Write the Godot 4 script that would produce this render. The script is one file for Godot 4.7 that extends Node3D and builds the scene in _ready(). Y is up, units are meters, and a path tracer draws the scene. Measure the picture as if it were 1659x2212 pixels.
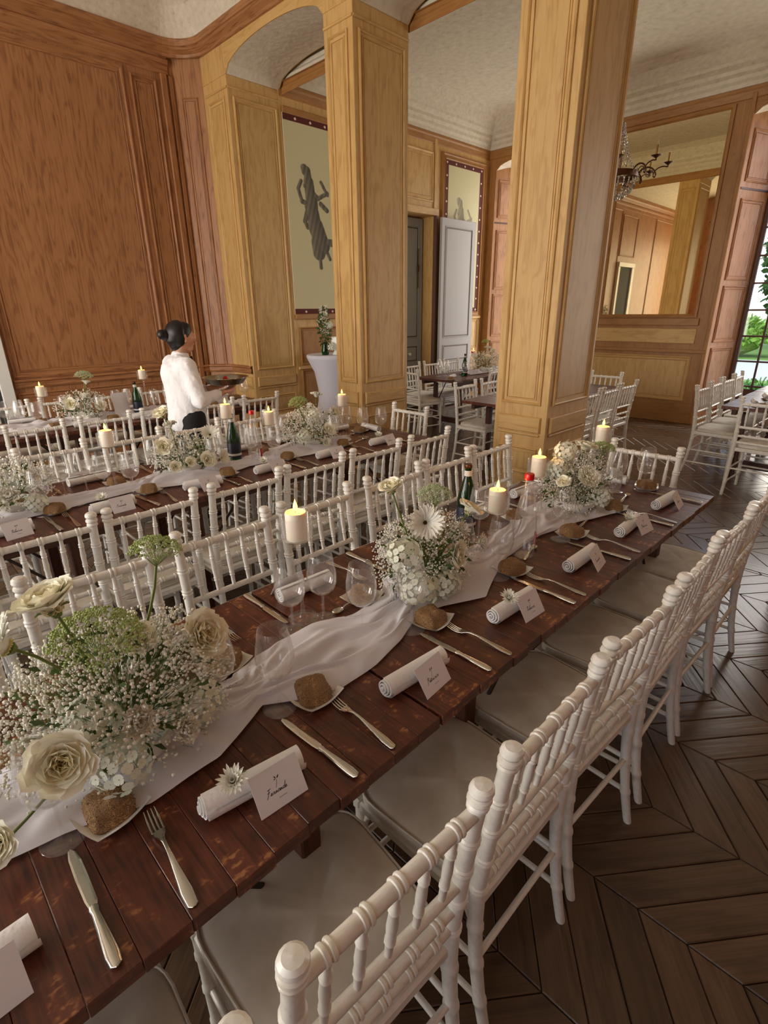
extends Node3D
# A wedding dinner laid in a panelled hall. Everything is built in metres; +X runs along the tables, -Z towards the panelled wall.

var M := {}
var used := {}
var rng := RandomNumberGenerator.new()
var seat_words := ["first", "second", "third", "fourth", "fifth", "sixth", "seventh", "eighth", "ninth"]


class MB:
	var v := PackedVector3Array()
	var n := PackedVector3Array()
	var t := PackedVector2Array()
	var c := PackedColorArray()
	var i := PackedInt32Array()
	var col := Color(1, 1, 1)
	var off := Vector2.ZERO

	func vert(p: Vector3, nn: Vector3, uv: Vector2) -> int:
		v.append(p)
		n.append(nn)
		t.append(uv + off)
		c.append(col)
		return v.size() - 1

	func tri(a: int, b: int, d: int) -> void:
		var g := (v[b] - v[a]).cross(v[d] - v[a])
		if g.dot(n[a] + n[b] + n[d]) > 0.0:
			i.append(a); i.append(d); i.append(b)
		else:
			i.append(a); i.append(b); i.append(d)

	func quad(a: int, b: int, d: int, e: int) -> void:
		tri(a, b, d)
		tri(a, d, e)

	# flat face; uvs from two axes
	func face(p: Array, nn: Vector3, ua: Vector3, va: Vector3) -> void:
		var k := []
		for q in p:
			k.append(vert(q, nn, Vector2(q.dot(ua), q.dot(va))))
		for j in range(1, k.size() - 1):
			tri(k[0], k[j], k[j + 1])

	func axes(nn: Vector3, grain: Vector3) -> Array:
		if absf(nn.dot(grain)) > 0.8:
			var o := Vector3(grain.y, grain.z, grain.x)
			return [o, nn.cross(o)]
		return [nn.cross(grain).normalized(), grain]

	# chamfered box
	func box(x: Transform3D, s: Vector3, ch := 0.004, g := 1) -> void:
		var h := s * 0.5
		var b := minf(ch, minf(h.x, minf(h.y, h.z)) * 0.9)
		var grain: Vector3 = [Vector3.RIGHT, Vector3.UP, Vector3.BACK][g]
		var dirs := [Vector3.RIGHT, Vector3.LEFT, Vector3.UP, Vector3.DOWN, Vector3.BACK, Vector3.FORWARD]
		for d in dirs:
			var a: Vector3 = Vector3(absf(d.y) + absf(d.z), absf(d.x), 0).normalized() if absf(d.z) < 0.5 else Vector3.RIGHT
			if absf(d.y) > 0.5:
				a = Vector3.RIGHT
			elif absf(d.x) > 0.5:
				a = Vector3.UP
			var e: Vector3 = d.cross(a)
			var cc: Vector3 = d * (absf(d.dot(h)))
			var ha: float = absf(a.dot(h)) - b
			var he: float = absf(e.dot(h)) - b
			var pts := [cc + a * ha + e * he, cc - a * ha + e * he, cc - a * ha - e * he, cc + a * ha - e * he]
			_put(x, pts, d, grain)
		if b <= 0.0:
			return
		for q in 3:
			for s1 in [-1.0, 1.0]:
				for s2 in [-1.0, 1.0]:
					var a1: Vector3 = [Vector3.RIGHT, Vector3.UP, Vector3.BACK][q]
					var a2: Vector3 = [Vector3.UP, Vector3.BACK, Vector3.RIGHT][q] * s1
					var a3: Vector3 = [Vector3.BACK, Vector3.RIGHT, Vector3.UP][q] * s2
					var l: float = absf(a1.dot(h)) - b
					var p2: float = absf(a2.dot(h))
					var p3: float = absf(a3.dot(h))
					var pts := [a1 * l + a2 * p2 + a3 * (p3 - b), -a1 * l + a2 * p2 + a3 * (p3 - b), -a1 * l + a2 * (p2 - b) + a3 * p3, a1 * l + a2 * (p2 - b) + a3 * p3]
					_put(x, pts, (a2 + a3).normalized(), grain)
		for sx in [-1.0, 1.0]:
			for sy in [-1.0, 1.0]:
				for sz in [-1.0, 1.0]:
					var m := Vector3(sx, sy, sz)
					_put(x, [Vector3(h.x, h.y - b, h.z - b) * m, Vector3(h.x - b, h.y, h.z - b) * m, Vector3(h.x - b, h.y - b, h.z) * m], m.normalized(), grain)

	func _put(x: Transform3D, pts: Array, d: Vector3, grain: Vector3) -> void:
		var ax := axes(d, grain)
		var k := []
		var nn := (x.basis * d).normalized()
		for q in pts:
			k.append(vert(x * q, nn, Vector2(q.dot(ax[0]), q.dot(ax[1]))))
		for j in range(1, k.size() - 1):
			tri(k[0], k[j], k[j + 1])

	func bx(x0: float, x1: float, y0: float, y1: float, z0: float, z1: float, ch := 0.004, g := 1) -> void:
		var o := off
		off = o + Vector2(x0 * 0.7 + z0, y0)
		box(Transform3D(Basis(), Vector3(x0 + x1, y0 + y1, z0 + z1) * 0.5), Vector3(absf(x1 - x0), absf(y1 - y0), absf(z1 - z0)), ch, g)
		off = o

	# turned shape: prof holds (radius, height); sharp edges over the crease angle are split
	func lathe(prof: Array, seg: int, x := Transform3D(), crease := 0.7, squash := 1.0) -> void:
		var m := prof.size()
		var sn := []
		for j in m - 1:
			var d: Vector2 = prof[j + 1] - prof[j]
			sn.append(Vector2(d.y, -d.x).normalized() if d.length() > 1e-7 else Vector2(1, 0))
		var length := 0.0
		for j in m - 1:
			var na: Vector2 = sn[j]
			var nb: Vector2 = sn[j]
			if j > 0 and sn[j - 1].dot(sn[j]) > crease:
				na = (sn[j - 1] + sn[j]).normalized()
			if j < m - 2 and sn[j + 1].dot(sn[j]) > crease:
				nb = (sn[j + 1] + sn[j]).normalized()
			var l2: float = length + (prof[j + 1] - prof[j]).length()
			var base := v.size()
			for q in seg + 1:
				var a := TAU * q / seg
				var r := Vector3(cos(a), 0, sin(a) * squash)
				var rn := Vector3(cos(a) * squash, 0, sin(a)).normalized()
				vert(x * (r * prof[j].x + Vector3(0, prof[j].y, 0)), (x.basis * (rn * na.x + Vector3(0, na.y, 0))).normalized(), Vector2(float(q) / seg * 0.2, length))
				vert(x * (r * prof[j + 1].x + Vector3(0, prof[j + 1].y, 0)), (x.basis * (rn * nb.x + Vector3(0, nb.y, 0))).normalized(), Vector2(float(q) / seg * 0.2, l2))
			length = l2
			for q in seg:
				var k := base + q * 2
				if prof[j].x > 1e-6:
					tri(k, k + 2, k + 3) if prof[j + 1].x > 1e-6 else tri(k, k + 2, k + 1)
				if prof[j + 1].x > 1e-6:
					tri(k, k + 3, k + 1)

	# swept round or flattened bar: w across, h along the up vector
	func sweep(pts: Array, w: Array, hh: Array, seg := 8, up := Vector3.UP, caps := true) -> void:
		var m := pts.size()
		var rows := []
		var length := 0.0
		for j in m:
			var d: Vector3 = (pts[mini(j + 1, m - 1)] - pts[maxi(j - 1, 0)]).normalized()
			var side := d.cross(up)
			if side.length() < 0.02:
				side = d.cross(Vector3.RIGHT)
			side = side.normalized()
			var u := side.cross(d).normalized()
			if j > 0:
				length += (pts[j] - pts[j - 1]).length()
			var row := v.size()
			for q in seg + 1:
				var a := TAU * q / seg
				var o: Vector3 = side * cos(a) * w[j] + u * sin(a) * hh[j]
				var nn: Vector3 = (side * cos(a) * hh[j] + u * sin(a) * w[j])
				vert(pts[j] + o, nn.normalized() if nn.length() > 1e-9 else d, Vector2(float(q) / seg * 0.2, length))
			rows.append(row)
		for j in m - 1:
			for q in seg:
				quad(rows[j] + q, rows[j] + q + 1, rows[j + 1] + q + 1, rows[j + 1] + q)
		if caps:
			for e in [0, m - 1]:
				var d: Vector3 = (pts[0] - pts[1]).normalized() if e == 0 else (pts[m - 1] - pts[m - 2]).normalized()
				var k := vert(pts[e], d, Vector2.ZERO)
				var first := -1
				var last := -1
				for q in seg + 1:
					var id := vert(v[rows[e] + q], d, Vector2.ZERO)
					if last >= 0:
						tri(k, last, id)
					last = id
					if first < 0:
						first = id

	func tube(pts: Array, r0: float, r1 := -1.0, seg := 7) -> void:
		var w := []
		for j in pts.size():
			w.append(lerpf(r0, r0 if r1 < 0 else r1, float(j) / maxi(pts.size() - 1, 1)))
		sweep(pts, w, w, seg)

	# grid of points with normals from neighbours; flip turns the normals
	func grid(nu: int, nv: int, f: Callable, flip := false, us := 1.0, vs := 1.0) -> void:
		var base := v.size()
		for b in nv + 1:
			for a in nu + 1:
				vert(f.call(float(a) / nu, float(b) / nv), Vector3.ZERO, Vector2(us * a / nu, vs * b / nv))
		for b in nv + 1:
			for a in nu + 1:
				var k := base + b * (nu + 1) + a
				var du := v[base + b * (nu + 1) + mini(a + 1, nu)] - v[base + b * (nu + 1) + maxi(a - 1, 0)]
				var dv := v[base + mini(b + 1, nv) * (nu + 1) + a] - v[base + maxi(b - 1, 0) * (nu + 1) + a]
				var nn := du.cross(dv)
				if nn.length() < 1e-12:
					nn = Vector3.UP * 1e-3
				n[k] = nn.normalized() * (-1.0 if flip else 1.0)
		for b in nv:
			for a in nu:
				var k := base + b * (nu + 1) + a
				quad(k, k + 1, k + nu + 2, k + nu + 1)

	func ball(p: Vector3, r: float, seg := 8, rings := 5, s := Vector3.ONE) -> void:
		var base := v.size()
		for b in rings + 1:
			var e := PI * b / rings - PI / 2
			for a in seg + 1:
				var g := TAU * a / seg
				var d := Vector3(cos(e) * cos(g), sin(e), cos(e) * sin(g))
				vert(p + d * s * r, (d / s).normalized(), Vector2(float(a) / seg, float(b) / rings))
		for b in rings:
			for a in seg:
				var k := base + b * (seg + 1) + a
				if b > 0:
					tri(k, k + 1, k + seg + 2)
				if b < rings - 1:
					tri(k, k + seg + 2, k + seg + 1)
				elif b == 0:
					tri(k, k + seg + 2, k + seg + 1)

	# cheap bud
	func bud(p: Vector3, r: float) -> void:
		var base := v.size()
		for d in [Vector3(1, 0, 0), Vector3(-1, 0, 0), Vector3(0, 1, 0), Vector3(0, -1, 0), Vector3(0, 0, 1), Vector3(0, 0, -1)]:
			vert(p + d * r, d, Vector2.ZERO)
		for a in [0, 1]:
			for b in [2, 3]:
				for d in [4, 5]:
					tri(base + a, base + b, base + d)

	# moulding round a rectangle: prof holds (distance in from the outer edge, height out of the wall)
	func frame(o: Vector3, u: Vector3, w: Vector3, wd: float, ht: float, prof: Array) -> void:
		var nn := u.cross(w).normalized()
		var cor := [Vector2(0, 0), Vector2(wd, 0), Vector2(wd, ht), Vector2(0, ht)]
		var inn := [Vector2(1, 1), Vector2(-1, 1), Vector2(-1, -1), Vector2(1, -1)]
		for s in 4:
			var s2 := (s + 1) % 4
			var al: Vector2 = (cor[s2] - cor[s]).normalized()
			var wi := Vector2(-al.y, al.x)
			var across := 0.0
			for j in prof.size() - 1:
				var pn: Vector2 = prof[j + 1] - prof[j]
				var fn: Vector3 = (nn * pn.x - (u * wi.x + w * wi.y) * pn.y).normalized()
				var k := []
				for e in [[s, j], [s2, j], [s2, j + 1], [s, j + 1]]:
					var pr: Vector2 = prof[e[1]]
					var q: Vector2 = cor[e[0]] + inn[e[0]] * pr.x
					k.append(vert(o + u * q.x + w * q.y + nn * pr.y, fn, Vector2(across + (pn.length() if e[1] > j else 0.0), q.dot(al))))
				quad(k[0], k[1], k[2], k[3])
				across += pn.length()

	# moulding run along a floor plan: path of (x, z) with the room on the side of sgn; prof holds (out of the wall, height)
	func run(path: Array, prof: Array, sgn := 1.0) -> void:
		var m := path.size()
		var off2 := []
		for j in m:
			var d1: Vector2 = (path[j] - path[maxi(j - 1, 0)]).normalized()
			var d2: Vector2 = (path[mini(j + 1, m - 1)] - path[j]).normalized()
			if j == 0:
				d1 = d2
			if j == m - 1:
				d2 = d1
			var n1 := Vector2(-d1.y, d1.x)
			var n2 := Vector2(-d2.y, d2.x)
			var bi := (n1 + n2).normalized()
			off2.append(bi * sgn / maxf(bi.dot(n1), 0.3))
		var length := 0.0
		for j in m - 1:
			var al: Vector2 = (path[j + 1] - path[j])
			var nn2: Vector2 = Vector2(-al.y, al.x).normalized() * sgn
			for q in prof.size() - 1:
				var d: Vector2 = prof[q + 1] - prof[q]
				var fl := Vector2(d.y, -d.x).normalized()
				var fn := Vector3(nn2.x * fl.x, fl.y, nn2.y * fl.x)
				var k := []
				for e in [[j, q], [j + 1, q], [j + 1, q + 1], [j, q + 1]]:
					var p: Vector2 = path[e[0]] + off2[e[0]] * prof[e[1]].x
					k.append(vert(Vector3(p.x, prof[e[1]].y, p.y), fn, Vector2(prof[e[1]].x + prof[e[1]].y, length + (al.length() if e[0] > j else 0.0))))
				# the same winding whichever way the normals point
				quad(k[0], k[1], k[2], k[3])
			length += al.length()

	func mesh() -> ArrayMesh:
		var a := []
		a.resize(Mesh.ARRAY_MAX)
		a[Mesh.ARRAY_VERTEX] = v
		a[Mesh.ARRAY_NORMAL] = n
		a[Mesh.ARRAY_TEX_UV] = t
		a[Mesh.ARRAY_COLOR] = c
		a[Mesh.ARRAY_INDEX] = i
		var m := ArrayMesh.new()
		m.add_surface_from_arrays(Mesh.PRIMITIVE_TRIANGLES, a)
		return m


func numbered(s: String) -> String:
	var k: int = used.get(s, 0)
	used[s] = k + 1
	return s if k == 0 else "%s_%03d" % [s, k]


func thing(called: String, label: String, category: String, at := Vector3.ZERO, turn := 0.0, group := "") -> Node3D:
	var o := Node3D.new()
	o.name = numbered(called)
	add_child(o)
	o.position = at
	o.rotation.y = turn
	tag(o, label, category, group)
	return o


func tag(o: Node3D, label: String, category: String, group := "") -> void:
	o.set_meta("label", label)
	o.set_meta("category", category)
	if group:
		o.set_meta("group", group)


func struct(called: String, label := "", category := "") -> Node3D:
	var o := Node3D.new()
	o.name = called
	used[called] = 1
	add_child(o)
	o.set_meta("kind", "structure")
	if label:
		o.set_meta("label", label)
		o.set_meta("category", category)
	return o


func part(parent: Node, called: String, mesh, mat: Material, at := Vector3.ZERO, label := "") -> MeshInstance3D:
	var o := MeshInstance3D.new()
	o.name = called
	o.mesh = mesh.mesh() if mesh is MB else mesh
	o.material_override = mat
	parent.add_child(o, true)
	o.position = at
	if label:
		o.set_meta("label", label)
	return o


# a copy of a thing with its parts and sub-parts
func dup(src: Node3D, called: String, label: String, at: Vector3, turn := 0.0, group := "") -> Node3D:
	var r: Node3D = src.duplicate()
	r.name = numbered(called)
	add_child(r)
	r.position = at
	r.rotation = Vector3(0, turn, 0)
	r.set_meta("label", label)
	if group:
		r.set_meta("group", group)
	return r


# ---------------------------------------------------------------- materials
func noise(w: int, h: int, freq: float, sd: int, sw: int, sh: int, oct := 4) -> PackedByteArray:
	var f := FastNoiseLite.new()
	f.seed = sd
	f.noise_type = FastNoiseLite.TYPE_SIMPLEX_SMOOTH
	f.frequency = freq
	f.fractal_octaves = oct
	var im := f.get_seamless_image(sw, sh)
	im.convert(Image.FORMAT_L8)
	if sw != w or sh != h:
		im.resize(w, h, Image.INTERPOLATE_CUBIC)
	return im.get_data()


func tex_of(w: int, h: int, data: PackedByteArray) -> ImageTexture:
	return ImageTexture.create_from_image(Image.create_from_data(w, h, false, Image.FORMAT_RGB8, data))


# grain runs along v; rings sets the number of broad figure lines across, knots darkens spots
func wood_tex(w: int, h: int, dark: Color, mid: Color, light: Color, sd: int, rings := 9.0, warp := 2.2, knots := 0.0) -> ImageTexture:
	var g1 := noise(w, h, 0.09, sd, w, h / 32, 3)
	var g2 := noise(w, h, 0.02, sd + 1, w / 2, h / 8, 3)
	var g3 := noise(w, h, 0.012, sd + 2, w / 2, h / 2, 4)
	var g4 := noise(w, h, 0.05, sd + 3, w / 2, h / 6, 2)
	var out := PackedByteArray()
	out.resize(w * h * 3)
	for k in w * h:
		var x := float(k % w) / w
		var a := g1[k] / 255.0
		var b := g2[k] / 255.0
		var d := g3[k] / 255.0
		var r := 0.5 + 0.5 * sin((x * rings + b * warp + d * 0.6) * TAU)
		r = r * r
		var t := clampf(0.42 * a + 0.3 * (1.0 - r) + 0.28 * d, 0.0, 1.0)
		var s := g4[k] / 255.0
		if knots > 0.0 and s > 0.66:
			t *= 1.0 - knots * smoothstep(0.66, 0.82, s) * (0.4 + 0.6 * r)
		var c := dark.lerp(mid, t * 2.0) if t < 0.5 else mid.lerp(light, t * 2.0 - 1.0)
		out[k * 3] = int(c.r * 255.0)
		out[k * 3 + 1] = int(c.g * 255.0)
		out[k * 3 + 2] = int(c.b * 255.0)
	return tex_of(w, h, out)


# worn painted boards of the tables: red-brown stain rubbed through to pale wood
func table_tex(w: int, h: int) -> ImageTexture:
	var g1 := noise(w, h, 0.08, 31, w, h / 16, 4)
	var g2 := noise(w, h, 0.010, 37, w, h, 5)
	var g3 := noise(w, h, 0.06, 41, w / 2, h, 3)
	var g5 := noise(w, h, 0.05, 43, w / 10, h, 3)
	var out := PackedByteArray()
	out.resize(w * h * 3)
	var deep := Color8(50, 23, 15)
	var mid := Color8(92, 45, 29)
	var hi := Color8(116, 62, 42)
	var bare := Color8(176, 124, 76)
	for k in w * h:
		var a := g1[k] / 255.0
		var b := g2[k] / 255.0
		var d := g3[k] / 255.0
		var e := g5[k] / 255.0
		var t := clampf(0.65 * a + 0.5 * b - 0.08, 0.0, 1.0)
		var c := deep.lerp(mid, t * 2.0) if t < 0.5 else mid.lerp(hi, t * 2.0 - 1.0)
		var wear := smoothstep(0.58, 0.80, b) * smoothstep(0.47, 0.72, d)
		wear = maxf(wear, smoothstep(0.80, 0.92, e) * 0.7 * smoothstep(0.35, 0.6, d))
		c = c.lerp(bare, clampf(wear, 0.0, 1.0) * 0.75)
		out[k * 3] = int(c.r * 255.0)
		out[k * 3 + 1] = int(c.g * 255.0)
		out[k * 3 + 2] = int(c.b * 255.0)
	return tex_of(w, h, out)


func ramp_tex(w: int, h: int, freq: float, sd: int, stops: Array) -> ImageTexture:
	var g := noise(w, h, freq, sd, w, h, 5)
	var out := PackedByteArray()
	out.resize(w * h * 3)
	for k in w * h:
		var t := g[k] / 255.0
		var c: Color = stops[0][1]
		for j in stops.size() - 1:
			if t >= stops[j][0]:
				c = stops[j][1].lerp(stops[j + 1][1], clampf((t - stops[j][0]) / (stops[j + 1][0] - stops[j][0]), 0, 1))
		out[k * 3] = int(c.r * 255.0)
		out[k * 3 + 1] = int(c.g * 255.0)
		out[k * 3 + 2] = int(c.b * 255.0)
	return tex_of(w, h, out)


func mat(called: String, c: Color, rough := 0.6, metal := 0.0, tex: Texture2D = null, sc := Vector2.ONE, tint := false) -> StandardMaterial3D:
	var m := StandardMaterial3D.new()
	m.resource_name = called
	m.albedo_color = c
	m.roughness = rough
	m.metallic = metal
	m.vertex_color_use_as_albedo = tint
	if tex:
		m.albedo_texture = tex
		m.uv1_scale = Vector3(sc.x, sc.y, 1)
	M[called] = m
	return m


func bump(m: StandardMaterial3D, w: int, freq: float, sd: int, depth: float, tri := 0.0, sw := 0, sh := 0) -> void:
	var h := noise(w, w, freq, sd, sw if sw else w, sh if sh else w, 4)
	m.heightmap_enabled = true
	m.heightmap_texture = ImageTexture.create_from_image(Image.create_from_data(w, w, false, Image.FORMAT_L8, h))
	m.heightmap_scale = depth
	if tri > 0.0:
		m.uv1_triplanar = true
		m.uv1_scale = Vector3.ONE * tri


func glass(called: String, a: float, c := Color(1, 1, 1)) -> StandardMaterial3D:
	var m := mat(called, Color(c.r, c.g, c.b, a), 0.02)
	m.transparency = BaseMaterial3D.TRANSPARENCY_ALPHA
	m.cull_mode = BaseMaterial3D.CULL_DISABLED
	return m


func petal_mat(called: String, c: Color) -> void:
	var m := mat(called, c, 0.6, 0.0, null, Vector2.ONE, true)
	m.backlight_enabled = true
	m.backlight = Color(0.5, 0.5, 0.5)
	m.cull_mode = BaseMaterial3D.CULL_DISABLED


func make_materials() -> void:
	var oak := wood_tex(512, 1024, Color8(176, 136, 80), Color8(202, 164, 104), Color8(214, 179, 120), 5, 4.0, 1.6, 0.05)
	mat("oak", Color(1, 1, 1), 0.5, 0, oak, Vector2(1.6, 0.5), true)
	var pine := wood_tex(512, 1024, Color8(118, 74, 44), Color8(160, 110, 70), Color8(178, 128, 86), 11, 4.0, 2.4, 0.4)
	mat("pine", Color(1, 1, 1), 0.5, 0, pine, Vector2(1.3, 0.35), true)
	mat("brown_oak", Color(0.80, 0.70, 0.62), 0.5, 0, oak, Vector2(1.6, 0.5), true)
	var fl := wood_tex(512, 512, Color8(66, 50, 38), Color8(92, 71, 54), Color8(112, 88, 68), 17, 2.0, 1.4, 0.2)
	var f := mat("parquet", Color(1, 1, 1), 0.30, 0, fl, Vector2(2.6, 1.1), true)
	bump(f, 256, 0.05, 91, 0.05, 0.0, 256, 32)
	var tb := mat("table_wood", Color(1, 1, 1), 0.38, 0, table_tex(1024, 1024), Vector2(1.25, 1.15), true)
	bump(tb, 256, 0.06, 93, 0.06, 0.0, 256, 32)
	mat("dark_wood", Color8(84, 44, 28), 0.5, 0, wood_tex(256, 256, Color8(160, 140, 130), Color8(215, 205, 198), Color8(255, 250, 245), 23, 3.0), Vector2(3, 1))
	var pl := mat("plaster", Color(1, 1, 1), 0.9, 0, ramp_tex(512, 512, 0.03, 3, [[0.0, Color8(183, 172, 154)], [0.2, Color8(206, 197, 181)], [1.0, Color8(222, 214, 199)]]), Vector2(0.6, 0.6))
	bump(pl, 256, 0.08, 7, 0.35)
	mat("cream_plaster", Color8(222, 213, 188), 0.85)
	var wp := mat("white_paint", Color(1, 1, 1), 0.32, 0, ramp_tex(256, 256, 0.05, 71, [[0.0, Color8(196, 190, 176)], [0.14, Color8(222, 219, 210)], [1.0, Color8(236, 234, 227)]]), Vector2(2.5, 2.5))
	wp.metallic_specular = 0.55
	mat("cushion", Color(1, 1, 1), 0.8, 0, ramp_tex(256, 256, 0.012, 73, [[0.0, Color8(200, 192, 177)], [0.5, Color8(216, 209, 196)], [1.0, Color8(226, 221, 211)]]), Vector2(2, 2))
	bump(M.cushion, 256, 0.02, 75, 0.12)
	var grey := mat("grey_paint", Color8(168, 166, 168), 0.5)
	grey.metallic_specular = 0.4
	mat("blue_grey_paint", Color8(150, 158, 160), 0.5)
	mat("dark_line", Color8(84, 66, 58), 0.6)
	mat("white_door", Color8(222, 222, 218), 0.45)
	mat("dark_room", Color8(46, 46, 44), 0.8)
	mat("window_wood", Color8(92, 62, 48), 0.55)
	mat("steel", Color8(205, 203, 198), 0.16, 1.0)
	mat("dark_steel", Color8(176, 170, 160), 0.22, 1.0)
	mat("iron", Color8(60, 50, 44), 0.5, 0.6)
	mat("bronze", Color8(86, 54, 34), 0.4, 0.7)
	mat("brass", Color8(150, 118, 62), 0.35, 0.9)
	mat("mirror", Color8(228, 212, 172), 0.015, 1.0)
	mat("porcelain", Color8(238, 238, 234), 0.2)
	mat("linen", Color8(240, 239, 238), 0.85)
	bump(M.linen, 256, 0.05, 77, 0.12, 5.0)
	mat("card", Color8(226, 220, 222), 0.8)
	mat("wax", Color8(242, 232, 214), 0.45)
	M.wax.subsurf_scatter_enabled = true
	M.wax.subsurf_scatter_strength = 0.5
	mat("molten_wax", Color8(248, 214, 170), 0.25)
	mat("wick", Color8(30, 22, 18), 0.9)
	var fm := mat("flame", Color8(255, 220, 150), 0.8)
	fm.emission_enabled = true
	fm.emission = Color(1.0, 0.72, 0.36)
	fm.emission_energy_multiplier = 5.0
	glass("glass", 0.03)
	glass("pane", 0.02)
	var gg := mat("green_glass", Color(0.02, 0.30, 0.08, 0.12), 0.03)
	gg.refraction_enabled = true
	gg.refraction_scale = 0.05
	gg.transparency = BaseMaterial3D.TRANSPARENCY_ALPHA
	mat("crystal", Color8(236, 236, 232), 0.10, 0.85)
	mat("red_cap", Color8(200, 14, 24), 0.25)
	mat("label_dark", Color8(20, 26, 50), 0.5)
	mat("label_pale", Color8(205, 205, 200), 0.6)
	mat("label_red", Color8(170, 30, 50), 0.5)
	mat("crust", Color(1, 1, 1), 0.65, 0, ramp_tex(256, 256, 0.11, 81, [[0.0, Color8(84, 54, 30)], [0.30, Color8(120, 80, 46)], [0.40, Color8(206, 156, 98)], [0.60, Color8(222, 178, 122)], [0.70, Color8(140, 96, 56)], [1.0, Color8(232, 204, 156)]]), Vector2(1, 1))
	bump(M.crust, 256, 0.11, 81, 0.9)
	mat("crumb", Color8(200, 148, 92), 0.75)
	var gz := mat("gauze", Color(0.93, 0.92, 0.95, 0.84), 0.9)
	gz.transparency = BaseMaterial3D.TRANSPARENCY_ALPHA
	gz.cull_mode = BaseMaterial3D.CULL_DISABLED
	gz.backlight_enabled = true
	gz.backlight = Color(0.35, 0.35, 0.36)
	petal_mat("petal", Color8(252, 250, 236))
	petal_mat("white_petal", Color8(246, 245, 238))
	petal_mat("hydrangea", Color8(236, 240, 222))
	petal_mat("umbel", Color8(186, 204, 128))
	petal_mat("pale_umbel", Color8(200, 212, 168))
	petal_mat("bud", Color8(247, 244, 230))
	petal_mat("leaf", Color8(84, 108, 52))
	petal_mat("garden_leaf", Color8(150, 190, 70))
	petal_mat("bush_leaf", Color8(96, 150, 52))
	petal_mat("tree_leaf", Color8(74, 128, 48))
	mat("stem", Color8(104, 122, 58), 0.6)
	mat("flower_eye", Color8(40, 22, 18), 0.8)
	mat("gerbera_ring", Color8(222, 214, 140), 0.8)
	mat("shirt", Color8(236, 236, 240), 0.8)
	M.shirt.rim_enabled = true
	M.shirt.rim = 0.2
	mat("black_cloth", Color8(22, 22, 26), 0.85)
	mat("hair", Color8(16, 12, 12), 0.45)
	mat("skin", Color8(214, 160, 130), 0.55)
	M.skin.subsurf_scatter_enabled = true
	M.skin.subsurf_scatter_strength = 0.25
	mat("lips", Color8(170, 84, 78), 0.5)
	mat("stretch_cloth", Color8(214, 214, 226), 0.7)
	mat("gravel", Color(1, 1, 1), 0.95, 0, ramp_tex(256, 256, 0.2, 61, [[0.0, Color8(196, 186, 172)], [1.0, Color8(232, 226, 214)]]), Vector2(1, 1))
	mat("lawn", Color(1, 1, 1), 0.95, 0, ramp_tex(256, 256, 0.1, 63, [[0.0, Color8(92, 128, 48)], [1.0, Color8(160, 186, 80)]]), Vector2(1, 1))
	mat("bark", Color8(92, 74, 58), 0.9)


# ---------------------------------------------------------------- the hall
const XF := 3.79      # arcade, face towards the dining room
const XB := 4.49      # arcade, face towards the window room
const ZL := -7.01     # panelled wall of the dining room
const ZR := -6.23     # panelled wall of the window room
const XM := 8.8       # mirror wall
const SPRING := 4.095
const RING := [Vector2(0, 0), Vector2(0.001, 0.014), Vector2(0.012, 0.020), Vector2(0.020, 0.012), Vector2(0.024, 0.004), Vector2(0.040, 0.003), Vector2(0.042, 0.010), Vector2(0.050, 0.010), Vector2(0.054, 0.0)]


# a fielded panel: moulding and board, as two parts
func panel(p: Node3D, m: Material, o: Vector3, u: Vector3, w: float, h: float, deep := 1.0) -> void:
	if w < 0.1 or h < 0.08:
		return
	var pr := []
	var k := minf(1.0, minf(w, h) / 0.22) * deep
	for q in RING:
		pr.append(Vector2(q.x * k, q.y * minf(k, 1.0)))
	var b := MB.new()
	b.off = Vector2(rng.randf() * 4, rng.randf() * 4)
	b.frame(o, u, Vector3.UP, w, h, pr)
	part(p, "panel_moulding", b, m)
	var nn := u.cross(Vector3.UP)
	var g := MB.new()
	g.off = Vector2(rng.randf() * 4, rng.randf() * 4)
	g.col = Color(1, 1, 1) * rng.randf_range(0.92, 1.0)
	var e := 0.056 * k
	var t := 0.006
	var q0 := o + u * (e + 0.004) + Vector3.UP * (e + 0.004)
	var c := [q0, q0 + u * (w - 2 * e - 0.008), q0 + u * (w - 2 * e - 0.008) + Vector3.UP * (h - 2 * e - 0.008), q0 + Vector3.UP * (h - 2 * e - 0.008)]
	g.face([c[0] + nn * t, c[1] + nn * t, c[2] + nn * t, c[3] + nn * t], nn, u, Vector3.UP)
	for j in 4:
		var j2 := (j + 1) % 4
		var side: Vector3 = (c[j2] - c[j]).normalized().cross(nn)
		g.face([c[j] + nn * t, c[j2] + nn * t, c[j2], c[j]], side, u, Vector3.UP)
	part(p, "panel", g, m)


# raised flat block of the dado
func block(p: Node3D, m: Material, o: Vector3, u: Vector3, w: float, h: float, proud := 0.02) -> void:
	var b := MB.new()
	b.off = Vector2(rng.randf() * 4, rng.randf() * 4)
	b.frame(o, u, Vector3.UP, w, h, [Vector2(0, 0), Vector2(0.001, proud * 0.5), Vector2(0.008, proud), Vector2(0.016, proud)])
	var nn := u.cross(Vector3.UP)
	var q := o + nn * proud + u * 0.016 + Vector3.UP * 0.016
	b.face([q, q + u * (w - 0.032), q + u * (w - 0.032) + Vector3.UP * (h - 0.032), q + Vector3.UP * (h - 0.032)], nn, Vector3.UP, u)
	part(p, "dado_block", b, m)


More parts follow.
